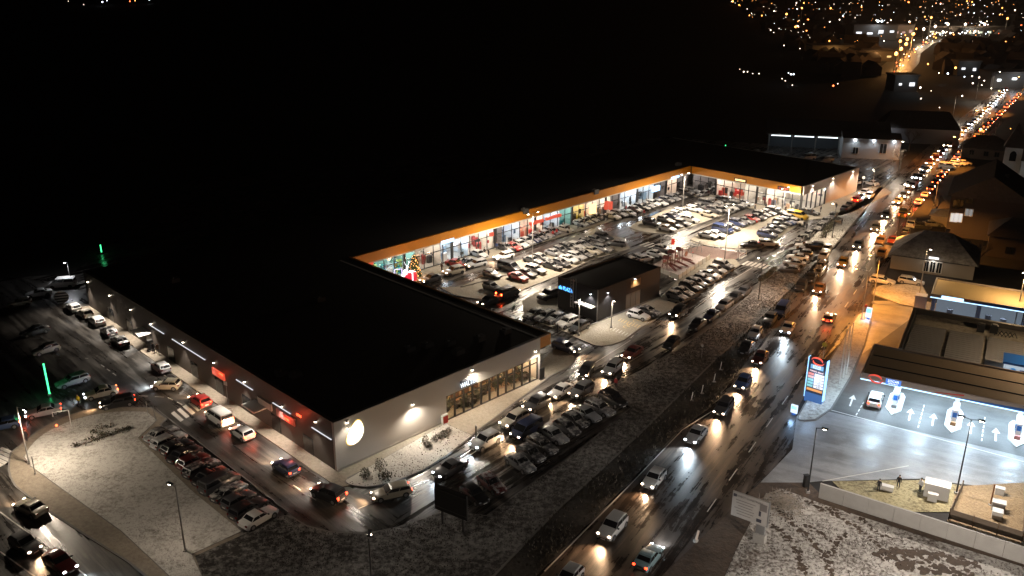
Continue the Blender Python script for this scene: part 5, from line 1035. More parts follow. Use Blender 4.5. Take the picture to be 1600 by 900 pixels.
# ------------------------------------------------------------------ people
def person_mesh(pose):
    """one continuous skinned body: head, trunk, tapering limbs, hands and feet; faces +x"""
    st = {'stand': 0, 'walk': 1, 'talk': 2}[pose]; sw = .26 if st == 1 else .04; ar = .20 if st == 1 else .05
    J = {}; E = []
    def v(k, x, y, z, r): J[k] = (x, y, z, r)
    v('pel', 0, 0, .94, .155); v('sp', 0, 0, 1.12, .15); v('ch', .0, 0, 1.32, .175); v('nk', .01, 0, 1.49, .062); v('hd0', .03, 0, 1.60, .09); v('hd1', .02, 0, 1.72, .082)
    E += [('pel', 'sp'), ('sp', 'ch'), ('ch', 'nk'), ('nk', 'hd0'), ('hd0', 'hd1')]
    for s_, n in ((1, 'l'), (-1, 'r')):
        f = s_*sw; a = -s_*ar
        v('hip'+n, 0, s_*.10, .88, .11); v('kn'+n, f*.6+.02, s_*.105, .50, .072); v('an'+n, f-.03, s_*.11, .10, .05); v('to'+n, f+.13, s_*.12, .045, .042)
        E += [('pel', 'hip'+n), ('hip'+n, 'kn'+n), ('kn'+n, 'an'+n), ('an'+n, 'to'+n)]
        v('sh'+n, 0, s_*.19, 1.41, .075); v('el'+n, a*.5-.02, s_*.25, 1.13, .052)
        if st == 2 and s_ == 1: v('wr'+n, .22, .17, 1.20, .040); v('ha'+n, .30, .14, 1.23, .042)
        else: v('wr'+n, a+.04, s_*.26, .88, .038); v('ha'+n, a+.07, s_*.26, .78, .042)
        E += [('ch', 'sh'+n), ('sh'+n, 'el'+n), ('el'+n, 'wr'+n), ('wr'+n, 'ha'+n)]
    ks = list(J); me = bpy.data.meshes.new('person'); me.from_pydata([J[k][:3] for k in ks], [(ks.index(a), ks.index(b)) for a, b in E], [])
    o = bpy.data.objects.new('p', me); COL.objects.link(o); md = o.modifiers.new('s', 'SKIN'); md.use_smooth_shade = True
    for i, k in enumerate(ks): me.skin_vertices[0].data[i].radius = (J[k][3],)*2
    me.skin_vertices[0].data[0].use_root = True
    sb = o.modifiers.new('b', 'SUBSURF'); sb.levels = 1
    bpy.context.view_layer.update()
    r = bpy.data.meshes.new_from_object(o.evaluated_get(bpy.context.evaluated_depsgraph_get())); bpy.data.objects.remove(o)
    r.name = 'person'; r.materials.clear()
    for k in range(3): r.materials.append(M_TRIM)
    idx = []
    for p in r.polygons:
        c = p.center; idx.append(2 if c.z > 1.5 or (abs(c.y) > .1 and c.z < .84 and c.z > .72 and abs(c.y) > .2) else 0 if c.z > .86 else 1)
    r.polygons.foreach_set('material_index', idx); return r
PM = {k: person_mesh(k) for k in ('stand', 'walk', 'talk')}
SKIN = mat('skin', (.42, .26, .19), .6)
COATS = {'black': (.012, .012, .014), 'dark': (.03, .03, .035), 'brown': (.10, .06, .04), 'red': (.38, .03, .03), 'blue': (.03, .06, .17), 'grey': (.18, .18, .18), 'white': (.6, .6, .6), 'yellow': (.75, .65, .05)}
HAIR = MB().ball((.0, 0, 1.735), (.112, .098, .085), 8, 5).mesh('hair', 80)
HAIR.materials.append(mat('dark_hair', (.02, .014, .01), .7))
def person(px_, py_, coat, pose, face, label, group=None, z=.0, legs='dark'):
    p = G(px_, py_, z); o = bpy.data.objects.new('person', PM[pose]); COL.objects.link(o); o.location = p; o.rotation_euler = (0, 0, math.radians(face)); sc = random.uniform(.95, 1.05); o.scale = (sc,)*3
    tag(o, label, 'person', group)
    for i, m in enumerate((mat('cloth_'+coat, COATS[coat], .8), mat('cloth_'+legs, COATS[legs], .8), SKIN)): o.material_slots[i].link = 'OBJECT'; o.material_slots[i].material = m
    h = bpy.data.objects.new('hair', HAIR); COL.objects.link(h); h.parent = o
    return o
person(124, 634, 'yellow', 'talk', 250, 'person in a yellow hi-vis vest directing cars at the left road'); 
person(46, 668, 'dark', 'walk', 30, 'person in dark clothes walking on the left road below the green light'); person(42, 690, 'dark', 'stand', 80, 'person in dark clothes at the kerb by the grey lamp pole')
person(1372, 768, 'black', 'stand', 60, 'person in black standing left beside the white box near the concrete wall'); person(1403, 762, 'black', 'stand', 240, 'person in black standing alone between the white boxes'); person(1437, 768, 'white', 'stand', 200, 'person in a white jacket beside the large white box')
person(962, 606, 'red', 'stand', 235, 'person in a red coat at the tip of the verge by the queue', z=.13)
for i, (x, y, c_) in enumerate(((1303, 355, 'black'), (1315, 352, 'black'))): person(x, y, c_, 'talk', 180*i, ('left', 'right')[i]+' person in black by the bench on the snowy strip', 'people at the bench', .13)
for i, (x, y, c_) in enumerate(((1256, 356, 'black'), (1260, 359, 'dark'))): person(x, y, c_, 'stand', 45, ('tall', 'shorter')[i]+' dark person at the edge of the right far bays', 'people by the far bays')
person(903, 358, 'dark', 'walk', 200, 'dark person crossing the shop lane right of the yellow reflection'); person(1006, 338, 'red', 'walk', 225, 'person in pinkish red walking along the long shop lane'); person(996, 340, 'black', 'walk', 225, 'dark person walking left of the red coat in the shop lane')
person(777, 431, 'brown', 'stand', 200, 'person in brown standing between two parked cars in the near bays'); person(805, 474, 'black', 'walk', 225, 'dark person walking in the lane below the glowing brake lights')
person(240, 551, 'black', 'walk', 300, 'dark person pushing a trolley on the footway by the dark left wall', z=.12); person(247, 553, 'brown', 'walk', 300, 'person in brown on the footway beside the trolley', z=.12)
shop_people = [(652, 420), (690, 409), (717, 398), (757, 389), (763, 388), (776, 383), (783, 380), (790, 377), (795, 376), (832, 366), (836, 365), (843, 363), (851, 361), (858, 359), (864, 357), (870, 355), (879, 352), (937, 338), (944, 336), (949, 334), (970, 331), (978, 328), (987, 325), (1010, 318), (1030, 312), (1045, 308), (727, 396), (803, 374), (889, 350), (913, 344)]
for i, (x, y) in enumerate(shop_people):
    q = C0+V45*(VB-1.2-2.4*random.random()); s_u = on_wall(x, y, q, U45)[0]; p = q+U45*s_u
    c_ = random.choice(('black', 'dark', 'brown', 'red', 'blue', 'black', 'grey'))
    o = person(x, y, c_, random.choice(('stand', 'walk', 'talk')), random.choice((45, 225, 135, 315)), f'person in {c_} coat, {orders(i, 30)} in list order', 'shoppers along the long shop front'); o.location = (p.x, p.y, .13)
sp_ = sorted([o for o in COL.objects if o.get('group') == 'shoppers along the long shop front'], key=lambda o: (o.location-C0).dot(U45))
for i, o in enumerate(sp_): o['label'] = f"person in {o['label'].split(' ')[2]} coat, {orders(i, 30)} from the christmas tree end on the long shop pavement"
for i, (u_0, v_0) in enumerate(((UB-3, VC+8), (UB-4, VC+14), (UB-2.5, VC+3), (UB-6.5, VC+9), (UB+4, VC-3), (UB+9, VC-4.5), (UB-1.5, VC-2), (UB-.5, VC-3))):
    p = C0+U45*u_0+V45*v_0; c_ = ('black', 'dark', 'brown', 'black', 'black', 'black', 'dark', 'brown')[i]
    o = person(900, 400, c_, ('stand', 'walk')[i % 2], 45*i, f'person in {c_} coat, {orders(i, 8)} of those near the corner of the far wing', 'shoppers at the far wing'); o.location = (p.x, p.y, .13)
for x, y in ((1212, 400),): pass

# ------------------------------------------------------------------ christmas tree, reindeer, presents
p = G(648, 433); xt = thing('christmas_tree', 'cone shaped christmas tree covered in orange fairy lights', 'christmas tree', p)
MB().tube((0, 0, 0), (0, 0, 1.0), .14, n=8).obj('trunk', M_WOOD, xt)
mb = MB(); fm = MB(); HT = 4.9
for k in range(700):
    z = .5+(HT-.6)*(1-math.sqrt(random.random())); R_ = 1.3*(1-(z-.4)/HT)*(.55+.45*random.random()); a = random.uniform(0, 2*PI); c = Vector((R_*math.cos(a), R_*math.sin(a), z)); d = Vector((math.cos(a), math.sin(a), -.35))*.5; s_q = Vector((-math.sin(a), math.cos(a), 0))*.16
    mb.add([c-d*.4-s_q, c-d*.4+s_q, c+d+Vector((0, 0, -.1)), c+Vector((0, 0, .14))], [(0, 1, 2), (0, 3, 2), (1, 3, 2)])
mb.obj('foliage', mat('fir_green', (.02, .05, .022), .8), xt)
for k in range(170):
    z = .5+(HT-.4)*(1-math.sqrt(random.random())); R_ = 1.4*(1-(z-.4)/HT); a = random.uniform(0, 2*PI); fm.ball((R_*math.cos(a), R_*math.sin(a), z), .06, 5, 3)
fm.obj('fairy_lights', E_FAIRY, xt); light('POINT', (1.2, -2.4, 2.5), 260, (1, .5, .2), .5, parent=xt)
p = G(634, 437); rd = thing('lit_reindeer', 'white glowing reindeer figure beside the christmas tree', 'decoration', p, math.radians(-60))
MB().ball((0, 0, 1.6), (.75, .32, .42), 10, 6).tube((.55, 0, 1.8), (.95, 0, 2.9), .22, .14, 8).obj('trunk', E_FAIRYW, rd); MB().ball((1.12, 0, 3.0), (.32, .15, .17), 8, 5).obj('head', E_FAIRYW, rd)
for x in (-.5, .5):
    for y in (-.18, .18): MB().tube((x, y, 1.5), (x*1.1, y, .75), .11, .07, 6).tube((x*1.1, y, .75), (x*1.05, y, 0), .07, .05, 6).obj('leg', E_FAIRYW, rd)
for y in (-1, 1): MB().tube((1.0, y*.08, 3.1), (.9, y*.4, 3.6), .035, n=5).tube((.9, y*.4, 3.6), (1.15, y*.6, 4.0), .03, n=5).tube((.9, y*.4, 3.6), (.7, y*.45, 3.95), .03, n=5).obj('antler', E_FAIRYW, rd)
for i, (x, y, sz) in enumerate(((638, 438, 1.3), (643, 438, 1.7), (630, 440, 1.1))):
    p = G(x, y); t = thing('lit_present', ('small', 'large', 'smallest')[i]+' glowing red gift box with white ribbon by the christmas tree', 'decoration', p, .4)
    MB().box((0, 0, sz*.5), (sz, sz, sz)).obj('box', em('red_present', (1, .03, .06), .9), t)
    MB().box((0, 0, sz*.52), (sz*1.03, .2, sz*1.03)).box((0, 0, sz*.521), (.2, sz*1.035, sz*1.035)).obj('ribbon', E_FAIRYW, t); MB().ball((.2, 0, sz*1.12), (.25, .12, .14), 6, 4).ball((-.2, 0, sz*1.12), (.25, .12, .14), 6, 4).obj('bow', E_FAIRYW, t)
p = G(623, 439); t = thing('light_arch', 'violet lit frame at the roof edge left of the presents', 'decoration', p, .3)
MB().tube((-.7, 0, 0), (-.7, 0, 2.4), .07, n=6).tube((.7, 0, 0), (.7, 0, 2.4), .07, n=6).tube((-.7, 0, 2.4), (.7, 0, 2.4), .07, n=6).obj('frame', em('violet_light', (.75, .6, 1), 2), t)

# ------------------------------------------------------------------ playground
pc = G(1056, 412); pg = thing('play_tower', 'red wooden play tower with slides on the snowy playground', 'playground set', pc, math.radians(45)); pg.scale = (.66, .66, .62)
PR = mat('play_red', (.15, .045, .038), .6); PS = mat('play_slide', (.24, .085, .075), .4)
for i, (x, y, hh) in enumerate(((-5, 0, 3.2), (-1.6, .6, 4.2), (1.6, .2, 4.4))):
    fr_ = MB()
    for sx_ in (-.8, .8):
        for sy_ in (-.8, .8): fr_.box((x+sx_, y+sy_, hh/2), (.16, .16, hh))
    fr_.obj('tower_posts', PR, pg); MB().box((x, y, 1.5), (1.7, 1.7, .14)).obj('platform', M_WOOD, pg)
    MB().add([(x-1.1, y-1.1, hh), (x+1.1, y-1.1, hh), (x+1.1, y+1.1, hh), (x-1.1, y+1.1, hh), (x, y-1.1, hh+.9), (x, y+1.1, hh+.9)], [(0, 1, 4), (1, 2, 5, 4), (2, 3, 5), (3, 0, 4, 5), (3, 2, 1, 0)]).obj('tower_roof', PR, pg)
    MB().box((x, y+.8, 2.0), (1.5, .06, .8)).obj('side_panel', PS, pg)
for x, y, dx, dy in ((-5, -.8, -1.0, -3.2), (-4.4, -.8, 1.0, -3.4), (-1.4, -.8, 1.2, -3.6), (1.8, -.8, 1.4, -3.8), (2.4, .3, 3.2, -2.2)):
    d = Vector((dx, dy, 0)); n_ = Vector((-dy, dx, 0)).normalized()*.35; a, b = Vector((x, y, 1.55)), Vector((x+dx, y+dy, .25)); e = b+d*.15
    sl = MB(); sl.add([a-n_, a+n_, b+n_, b-n_, e+n_, e-n_]+[q-Vector((0, 0, .08)) for q in (a-n_, a+n_, b+n_, b-n_, e+n_, e-n_)], [(0, 3, 2, 1), (3, 5, 4, 2), (6, 7, 8, 9), (9, 8, 10, 11), (0, 6, 9, 3), (1, 2, 8, 7)])
    for sg in (-1, 1): sl.add([a+n_*sg, b+n_*sg, b+n_*sg+Vector((0, 0, .25)), a+n_*sg+Vector((0, 0, .25))], [(0, 1, 2, 3)])
    sl.obj('slide', PS, pg)
MB().tube((-6.5, -1.2, 0), (-5.8, -.6, 1.6), .06, n=5).tube((-6.5, 1.2, 0), (-5.8, .6, 1.6), .06, n=5).obj('climbing_bar', PR, pg)
p = G(1048, 396); t = thing('red_flag', 'bright red pennant on a pole behind the play tower', 'flag', p); MB().tube((0, 0, 0), (0, 0, 3.4), .05, n=6).obj('pole', M_POLE, t); MB().box((.3, 0, 2.6), (.75, .08, 1.3)).obj('pennant', mat('bright_red', (.8, .05, .03), .5), t)
def fence(name, label, pts, hgt, m, post=2.2, panels=True, cat='fence', rail=False):
    P_ = px(pts); t = thing(name, label, cat, P_[0]); o_ = P_[0]
    pm_ = MB().box((0, 0, hgt/2), (.09, .09, hgt)).mesh('post'); pm_.materials.append(m if not panels else M_WOOD)
    for a, b in zip(P_, P_[1:]):
        L = (b-a).length; d = (b-a)/L; n = max(1, round(L/post))
        for k in range(n):
            c = a+d*(L*(k+.5)/n)-o_
            if panels: MB().box((0, 0, 0), (L/n-.1, .05, hgt*.8), ax=d).obj('panel', m, t, loc=c+Vector((0, 0, hgt*.52)))
            else:
                for zz in (.35, .95): MB().box((0, 0, 0), (L/n, .05, .05), ax=d).obj('rail', m, t, loc=c+Vector((0, 0, hgt*zz)))
            q = bpy.data.objects.new('post', pm_); COL.objects.link(q); q.parent = t; q.location = a+d*(L*k/n)-o_
        q = bpy.data.objects.new('post', pm_); COL.objects.link(q); q.parent = t; q.location = b-o_
    return t
fence('playground_fence', 'pale panel fence round the snowy playground', [(1013, 419), (1060, 438), (1066, 434), (1109, 405)], 1.15, mat('pale_panel', (.46, .43, .38), .7), 2.0)
fence('rail_fence', 'white railing along the edge of the red paving', [(1062, 390), (1098, 384), (1166, 398), (1155, 405)], 1.0, M_WHITE, 2.6, False)
p = G(1085, 397); t = thing('swing_frame', 'metal swing frame at the back of the playground', 'playground set', p, math.radians(50))
MB().tube((-2, -.7, 0), (-2, 0, 2.4), .06, n=6).tube((-2, .7, 0), (-2, 0, 2.4), .06, n=6).tube((2, -.7, 0), (2, 0, 2.4), .06, n=6).tube((2, .7, 0), (2, 0, 2.4), .06, n=6).tube((-2, 0, 2.4), (2, 0, 2.4), .06, n=6).obj('frame', M_STEEL, t)
MB().box((-.9, 0, .6), (.5, .25, .06)).obj('seat', M_RED, t); MB().tube((-2.6, .5, .6), (-2.6, .58, .6), .6, n=14).obj('disc', mat('brown_disc', (.2, .08, .05), .6), t)
# bench, bus-stop bits, hedges, cart line
p = G(1309, 352); t = thing('bench', 'bench on the snowy strip between the two people in black', 'bench', p+Vector((0, 0, .13)), math.radians(-30))
MB().box((0, 0, .45), (1.8, .45, .06)).obj('seat', M_WOOD, t); MB().box((0, .22, .75), (1.8, .06, .4)).obj('backrest', M_WOOD, t)
for x in (-.7, .7): MB().box((x, 0, .22), (.08, .4, .42)).obj('leg', M_STEEL, t)
def shrub(px_, py_, w_, hh, n, label, m, group=None, z=.15, name='shrub', cat='shrub'):
    p = G(px_, py_, z); t = thing(name, label, cat, p, random.uniform(0, 6), group); st = MB(); lf = MB()
    for k in range(6):
        a = random.uniform(0, 6.28); st.tube((0, 0, 0), (w_*.35*math.cos(a), w_*.35*math.sin(a), hh*random.uniform(.5, .9)), .03, .012, 5)
    st.obj('stems', M_WOOD, t)
    for k in range(n):
        a = random.uniform(0, 6.28); r = w_*.5*math.sqrt(random.random())*(1.1 if k % 3 else .7); z_ = hh*(.15+.85*random.random())*(1-.35*(r/(w_*.5))**2); c = Vector((r*math.cos(a), r*math.sin(a), z_)); d = Vector((random.uniform(-1, 1), random.uniform(-1, 1), random.uniform(-.2, 1))).normalized()*.17; e = d.orthogonal().normalized()*.07
        lf.add([c-d, c+e, c+d, c-e], [(0, 1, 2, 3)])
    lf.obj('foliage', m, t); return t
M_SHR = N('dark_shrub_leaves', .8); M_SHR.base(M_SHR.mix(M_SHR.noise(3, 2), (.025, .028, .014), (.075, .07, .04))); M_SHR = M_SHR.m
M_SHS = N('frosted_shrub_leaves', .8); M_SHS.base(M_SHS.mix(M_SHS.ramp(M_SHS.noise(4, 2), [(.45, 0), (.6, 1)]), (.06, .055, .03), (.42, .40, .36))); M_SHS = M_SHS.m
for i, (x, y, w_, hh) in enumerate(((571, 746, 1.3, 1.3), (594, 738, 1.7, 2.0), (602, 748, 1.5, 1.0))): shrub(x, y, w_, hh, 160, ('small pointed frosted shrub nearest the wall corner', 'tall frosted shrub on the gravel bed', 'low dark shrub in front of the tall frosted shrub')[i], M_SHS if i < 2 else M_SHR)
for i, (x, y) in enumerate(((664, 695), (669, 699), (679, 690), (686, 685), (693, 682), (700, 678))): shrub(x, y, .9, .9 if i else 1.6, 90, f'frosted low shrub, {orders(i, 6)} from the left in the line on the gravel bed', M_SHS, 'low shrubs on the gravel bed')
for i, (x, y) in enumerate(((118, 698), (130, 694), (142, 691), (152, 688), (160, 681), (166, 683), (174, 680), (184, 676), (192, 673), (200, 671), (148, 676), (158, 671), (172, 668))): shrub(x, y, random.uniform(.8, 1.7), random.uniform(.35, .9), 42, f'dark ragged shrub, {orders(i, 13)} from the left, snowy lawn clump', M_SHR, 'shrubs on the snowy lawn', .18)
for i in range(9):
    t = i/8; shrub(1188+22*t, 440-17*t, 1.2, .9, 90, f'bare low hedge bush, {orders(i, 9)} from the near end beside the zebra crossing', M_SHR, 'hedge bushes beside the zebra')
for i in range(9):
    t = i/8; shrub(1284+18*t, 372-22*t, 1.6, 1.0, 90, f'dark low bush, {orders(i, 9)} from the near end on the bus stop strip', M_SHR, 'bushes on the bus stop strip')
# trolley and striped stand-in board by the left wall
p = G(236, 548, .12); t = thing('trolley', 'dark trolley piled high on the left footway', 'trolley', p, .8); MB().box((0, 0, .25), (1.0, .7, .1)).obj('deck', M_STEEL, t); MB().box((0, 0, 1.1), (.8, .6, 1.6)).obj('load', M_TRIM, t)
for x in (-.4, .4):
    for y in (-.28, .28): MB().tube((x, y-.03, .1), (x, y+.03, .1), .1, n=8).obj('wheel', M_TYRE, t)
p = G(98, 474); t = thing('striped_stand_in', 'rounded black and white striped board standing in for a car with striped reflections', 'car stand-in', p, math.radians(20))  # stand-in for a parked car, its striped reflections built as stripes
MB().tube((-.0, .06, 1.2), (0, -.06, 1.2), 1.2, n=20).obj('board', M_WHITE, t)
for k in range(4):
    z = .45+k*.5; hw_ = math.sqrt(max(.05, 1.2**2-(z-1.2)**2)); MB().box((0, -.09, z), (hw_*1.9, .05, .24)).obj('stripe', M_TRIM, t)
# poles: green light poles, flags, small signs
for i, (x, y, top) in enumerate(((78, 618, 570), (159, 396, 384), (1133, 236, 226))):
    p = G(x, y); hh = (5.0, 1.9, 2.0)[i]; t = thing('green_light_pole', ('tall green glowing light tube beside the left road', 'small far green light behind the dark roof', 'distant green light by the open shed')[i], 'light pole', p)
    MB().box((0, 0, .15), (.4, .4, .3)).obj('base', M_CONC, t); MB().tube((0, 0, .3), (0, 0, hh), .11, n=8).obj('light_tube', E_GREEN, t); light('POINT', (.5, -.5, 2.2), 9 if i == 0 else 5, (.1, 1, .35), .4, parent=t)
for i, (x, y, ty) in enumerate(((1305, 605, 536), (1311, 596, 517), (1316, 590, 507))):
    p = G(x+6, y-4); t = thing('white_flag_pole', ('left', 'middle', 'right')[i]+' of the three white poles behind the price sign', 'pole', p, 0, 'white poles behind the price sign')
    MB().tube((0, 0, 0), (0, 0, 8.5), .10, .06, 8).obj('pole', M_WHITE, t); MB().box((0, 0, .1), (.35, .35, .2)).obj('base', M_CONC, t)
def road_sign(px_, py_, hh, label, shape, m, z=.1, sz=.6, name='road_sign'):
    p = G(px_, py_, z); t = thing(name, label, 'sign', p, math.radians(-30)); MB().tube((0, 0, 0), (0, 0, hh), .05, n=6).obj('post', M_STEEL, t)
    if shape == 'o': MB().tube((0, -.06, hh), (0, -.10, hh), sz/2, n=16).obj('sign_plate', m, t)
    else: MB().box((0, -.08, hh), (sz, .05, sz)).obj('sign_plate', m, t)
    return t
road_sign(357, 633, 3.4, 'small white square sign on a post at the left footway', 's', M_WHITE); road_sign(1285, 566, 3.0, 'round yellow sign behind the price sign', 'o', mat('yellow_sign', (.75, .55, .05), .5), .15, .75)
road_sign(1350, 500, 2.6, 'small round sign near the orange lamp', 'o', M_RED, .15, .5); road_sign(1152, 404, 4.2, 'thin white sign post at the red paving', 's', M_WHITE, 0, .35); road_sign(1032, 390, 3.2, 'sign post by the small zebra crossing', 's', M_STEEL, 0, .4)
road_sign(1347, 294, 3.0, 'white sign at the far wing pavement tip', 's', M_WHITE, .1, .7); road_sign(1096, 520+40, 2.2, 'leaning white marker on the dark verge', 's', M_WHITE, .1, .3)
for i, (x, y) in enumerate(((1125, 578), (1115, 597), (1096, 615), (1080, 626))):
    t = thing('verge_marker', f'white verge post, {orders(i, 4)} from the top in the ditch', 'marker post', G(x, y, .05), 0, 'white marker posts in the ditch'); MB().tube((0, 0, 0), (.15, 0, 1.35), .06, n=6).obj('post', M_WHITE, t); MB().box((.1, 0, .05), (.5, .3, .1)).obj('foot', M_CONC, t)
for i, (x, y) in enumerate(((744, 682), (1290, 372), (871, 520))):
    t = thing('bollard', ('dark bollard light at the corner of the terrace', 'dark bollard on the bus stop strip', 'thin bollard at the lane by the pavilion')[i], 'bollard', G(x, y, .1)); MB().tube((0, 0, 0), (0, 0, 1.6), .12, n=8).obj('post', M_TRIM, t); MB().ball((0, 0, 1.62), .14).obj('cap', M_STEEL, t)
p = G(694, 660, .1); t = thing('red_bin', 'red and white bin at the left end of the front window', 'bin', p, PI/4); MB().box((0, 0, .55), (.8, .7, 1.1)).obj('bin_box', M_RED, t); MB().box((0, 0, 1.2), (.85, .75, .18)).obj('lid', M_WHITE, t); MB().box((-.5, 0, .6), (.14, .7, 1.2)).obj('side_panel', M_WHITE, t)
p = G(847, 592, .1); t = thing('dark_menu_board', 'dark upright board at the right end of the front window', 'board', p, PI/4); MB().box((0, 0, .9), (.9, .15, 1.7)).obj('panel', M_TRIM, t); MB().box((0, 0, .05), (1.0, .5, .1)).obj('foot', M_TRIM, t)
# barriers at the left road
p = G(112, 668); t = thing('height_barrier', 'white bent pipe barrier by the left road', 'barrier', p, math.radians(20)); MB().tube((0, 0, 0), (0, 0, 2.6), .06, n=6).tube((0, 0, 2.6), (-1.9, 0, 2.6), .06, n=6).tube((-1.9, 0, 2.6), (-1.9, 0, 2.0), .06, n=6).obj('pipe', M_WHITE, t); MB().ball((-1.7, -.1, .7), .16).obj('red_lamp', em('red_beacon', (1, .1, .03), 8), t)
for i, (x, y) in enumerate(((232, 652), (243, 658), (55, 740))):
    t = thing('sign_post', ('left slim post at the top of the snowy lawn', 'right slim post at the top of the snowy lawn', 'slim post beside the grey lamp pole')[i], 'post', G(x, y, .12)); MB().tube((0, 0, 0), (0, 0, 2.4), .05, n=6).obj('post', M_STEEL, t); MB().box((0, 0, .04), (.25, .25, .08)).obj('base', M_CONC, t)
# ------------------------------------------------------------------ bare trees by the houses
def bare_tree(px_, py_, hh, label, seed):
    r = random.Random(seed); t = thing('bare_tree', label, 'tree', G(px_, py_)); mb = MB()
    def grow(p, d, L, rad, lev):
        e = p+d*L; mb.tube(p, e, rad, rad*.62, 5)
        if lev == 0: return
        for k in range(3 if lev > 1 else 4):
            nd = (d+Vector((r.uniform(-1, 1), r.uniform(-1, 1), r.uniform(-.1, .7)))*.75).normalized(); grow(p+d*L*r.uniform(.6, 1), nd, L*r.uniform(.55, .8), rad*.55, lev-1)
    MB().tube((0, 0, 0), (0, 0, hh*.3), .22, .16, 7).obj('trunk', M_BARK, t)
    for k in range(4): grow(Vector((0, 0, hh*.28)), Vector((r.uniform(-.6, .6), r.uniform(-.6, .6), 1)).normalized(), hh*.26, .10, 4)
    mb.obj('crown', M_BARK, t)
M_BARK = mat('frosted_bark', (.12, .10, .085), .9)
for i, (x, y, hh, lb) in enumerate(((1518, 238, 8, 'bare tree between the small roadside house and church'), (1538, 226, 9, 'tall bare tree above the small roadside house'), (1555, 212, 8, 'bare tree farthest up the road on the right'), (1462, 336, 6, 'small bare tree beside the orange lit shed'), (1528, 418, 7, 'bare tree in the dark yard right of the hip roofed house'), (1406, 264, 7, 'bare tree on the left bank of the far main road'), (1420, 236, 8, 'bare tree below the amber lit house'))): bare_tree(x, y, hh, lb, 40+i)
# ------------------------------------------------------------------ billboards
p = G(706, 826, .1); bd_ = thing('dark_billboard', 'big unlit black billboard seen from behind at the end of the parked row', 'billboard', p, math.radians(-33))
MB().box((0, 0, 3.4), (4.3, .25, 3.1)).obj('board', mat('billboard_back', (.006, .006, .006), .9), bd_)
for x in (-1.4, 1.4): MB().box((x, .2, 1.0), (.16, .16, 2.0)).obj('leg', M_TRIM, bd_)
for zz in (2.3, 4.5): MB().box((0, -.16, zz), (4.1, .06, .1)).obj('rail', M_TRIM, bd_)
p = G(1186, 846, .05); wb_ = thing('white_billboard', 'tilted white construction billboard with faint grey lettering at the road edge', 'billboard', p, math.radians(-36))
bl, br = on_wall(1146, 766, G(1186, 846), dirv(-36)), on_wall(1203, 786, G(1186, 846), dirv(-36)); zt_, zb_ = (bl[1]+br[1])/2, on_wall(1144, 804, G(1186, 846), dirv(-36))[1]
bc = (bl[0]+br[0])/2; bw = br[0]-bl[0]; zm = (zt_+zb_)/2; bh = zt_-zb_
MB().box((bc, 0, zm), (bw, .14, bh)).obj('board', mat('billboard_white', (.50, .47, .44), .6), wb_)
MB().box((bc+bw/2+.02, .02, zm), (.10, .22, bh)).obj('edge_frame', M_STEEL, wb_)
M_INK = mat('grey_print', (.20, .18, .17), .7); M_INKD = mat('dark_print', (.06, .06, .08), .7)
text('PROIECT CONSTRUIRE', .30, M_INK, wb_, (bc-.2, -.085, zm+bh*.36), (PI/2, 0, 0), .005, 'print')
for k in range(6): MB().box((bc-.5-.1*(k % 2), -.08, zm+bh*(.2-.11*k)), (bw*(.55-.08*(k % 3)), .012, .07)).obj('print_line', M_INK, wb_)
MB().box((bc-bw*.43, -.08, zm+bh*.36), (.34, .02, .34)).obj('crest', M_INKD, wb_); MB().box((bc+bw*.36, -.08, zm+bh*.22), (.75, .02, .85)).obj('seal', M_INK, wb_); MB().box((bc+bw*.28, -.08, zm-bh*.05), (.24, .02, .6)).obj('seal_tail', M_INKD, wb_); MB().box((bc+bw*.27, -.08, zm-bh*.34), (.55, .02, .4)).obj('stamp', M_INKD, wb_)
MB().box((0, .1, zb_/2), (.9, .4, zb_)).obj('support', M_STEEL, wb_); MB().box((0, .1, .5), (1.25, .8, 1.0)).obj('concrete_foot', M_CONC, wb_)
# ------------------------------------------------------------------ concrete wall, yard, boxes
w0, w1 = G(1279, 777), G(1660, 900); cw = thing('concrete_wall', 'long low raw concrete wall between the waste ground and fuel station', 'wall', w0, math.atan2((w1-w0).y, (w1-w0).x)); LW = (w1-w0).length
for k in range(9): MB().box((LW*(k+.5)/9, 0, .95), (LW/9-.03, .25, 1.9+.02*(k % 2))).obj('wall_panel', M_CONC, cw)
fence('yard_fence', 'brown mesh fence with posts round the ochre gravel yard', [(1502, 768), (1482, 812), (1596, 848), (1604, 760)], 1.5, mat('brown_mesh', (.16, .12, .085), .8), 2.2)
def box_thing(name, label, cat, px_, py_, d, rz, m, lid=None, z=.03):
    t = thing(name, label, cat, G(px_, py_, z), rz); MB().box((0, 0, d[2]/2), d).obj('box', m, t); MB().box((0, 0, d[2]+.04), (d[0]+.1, d[1]+.1, .08)).obj('lid', lid or m, t); return t
BW = mat('box_white', (.55, .53, .50), .6)
box_thing('white_bench_box', 'low white box between the two people in black', 'box', 1384, 766, (1.5, .55, .6), R60, BW); box_thing('white_container', 'large white box left of the gravel yard', 'container', 1462, 775, (2.6, 1.4, 1.7), R60, BW)
box_thing('small_white_box', 'small pale box leaning before the large white box', 'box', 1456, 782, (1.0, .6, .9), R60, BW)
box_thing('beehive_box', 'small white box at the back of the gravel yard', 'box', 1561, 772, (.9, .6, .8), R60, BW); box_thing('grey_cabinet', 'grey cabinet with pale lid in the middle of the gravel yard', 'cabinet', 1559, 796, (1.3, .9, 1.0), R60, mat('cabinet_grey', (.22, .2, .19), .6), BW); box_thing('pale_cabinet', 'pale block below the grey cabinet in the yard', 'cabinet', 1557, 809, (1.0, .9, .9), R60, BW)
p = G(1547, 790); t = thing('rusty_post', 'rusty post standing in the gravel yard', 'post', p); MB().box((0, 0, 1.4), (.12, .12, 2.8)).obj('post', mat('rust', (.2, .08, .03), .8), t); MB().box((0, 0, .1), (.3, .3, .2)).obj('base', M_CONC, t)
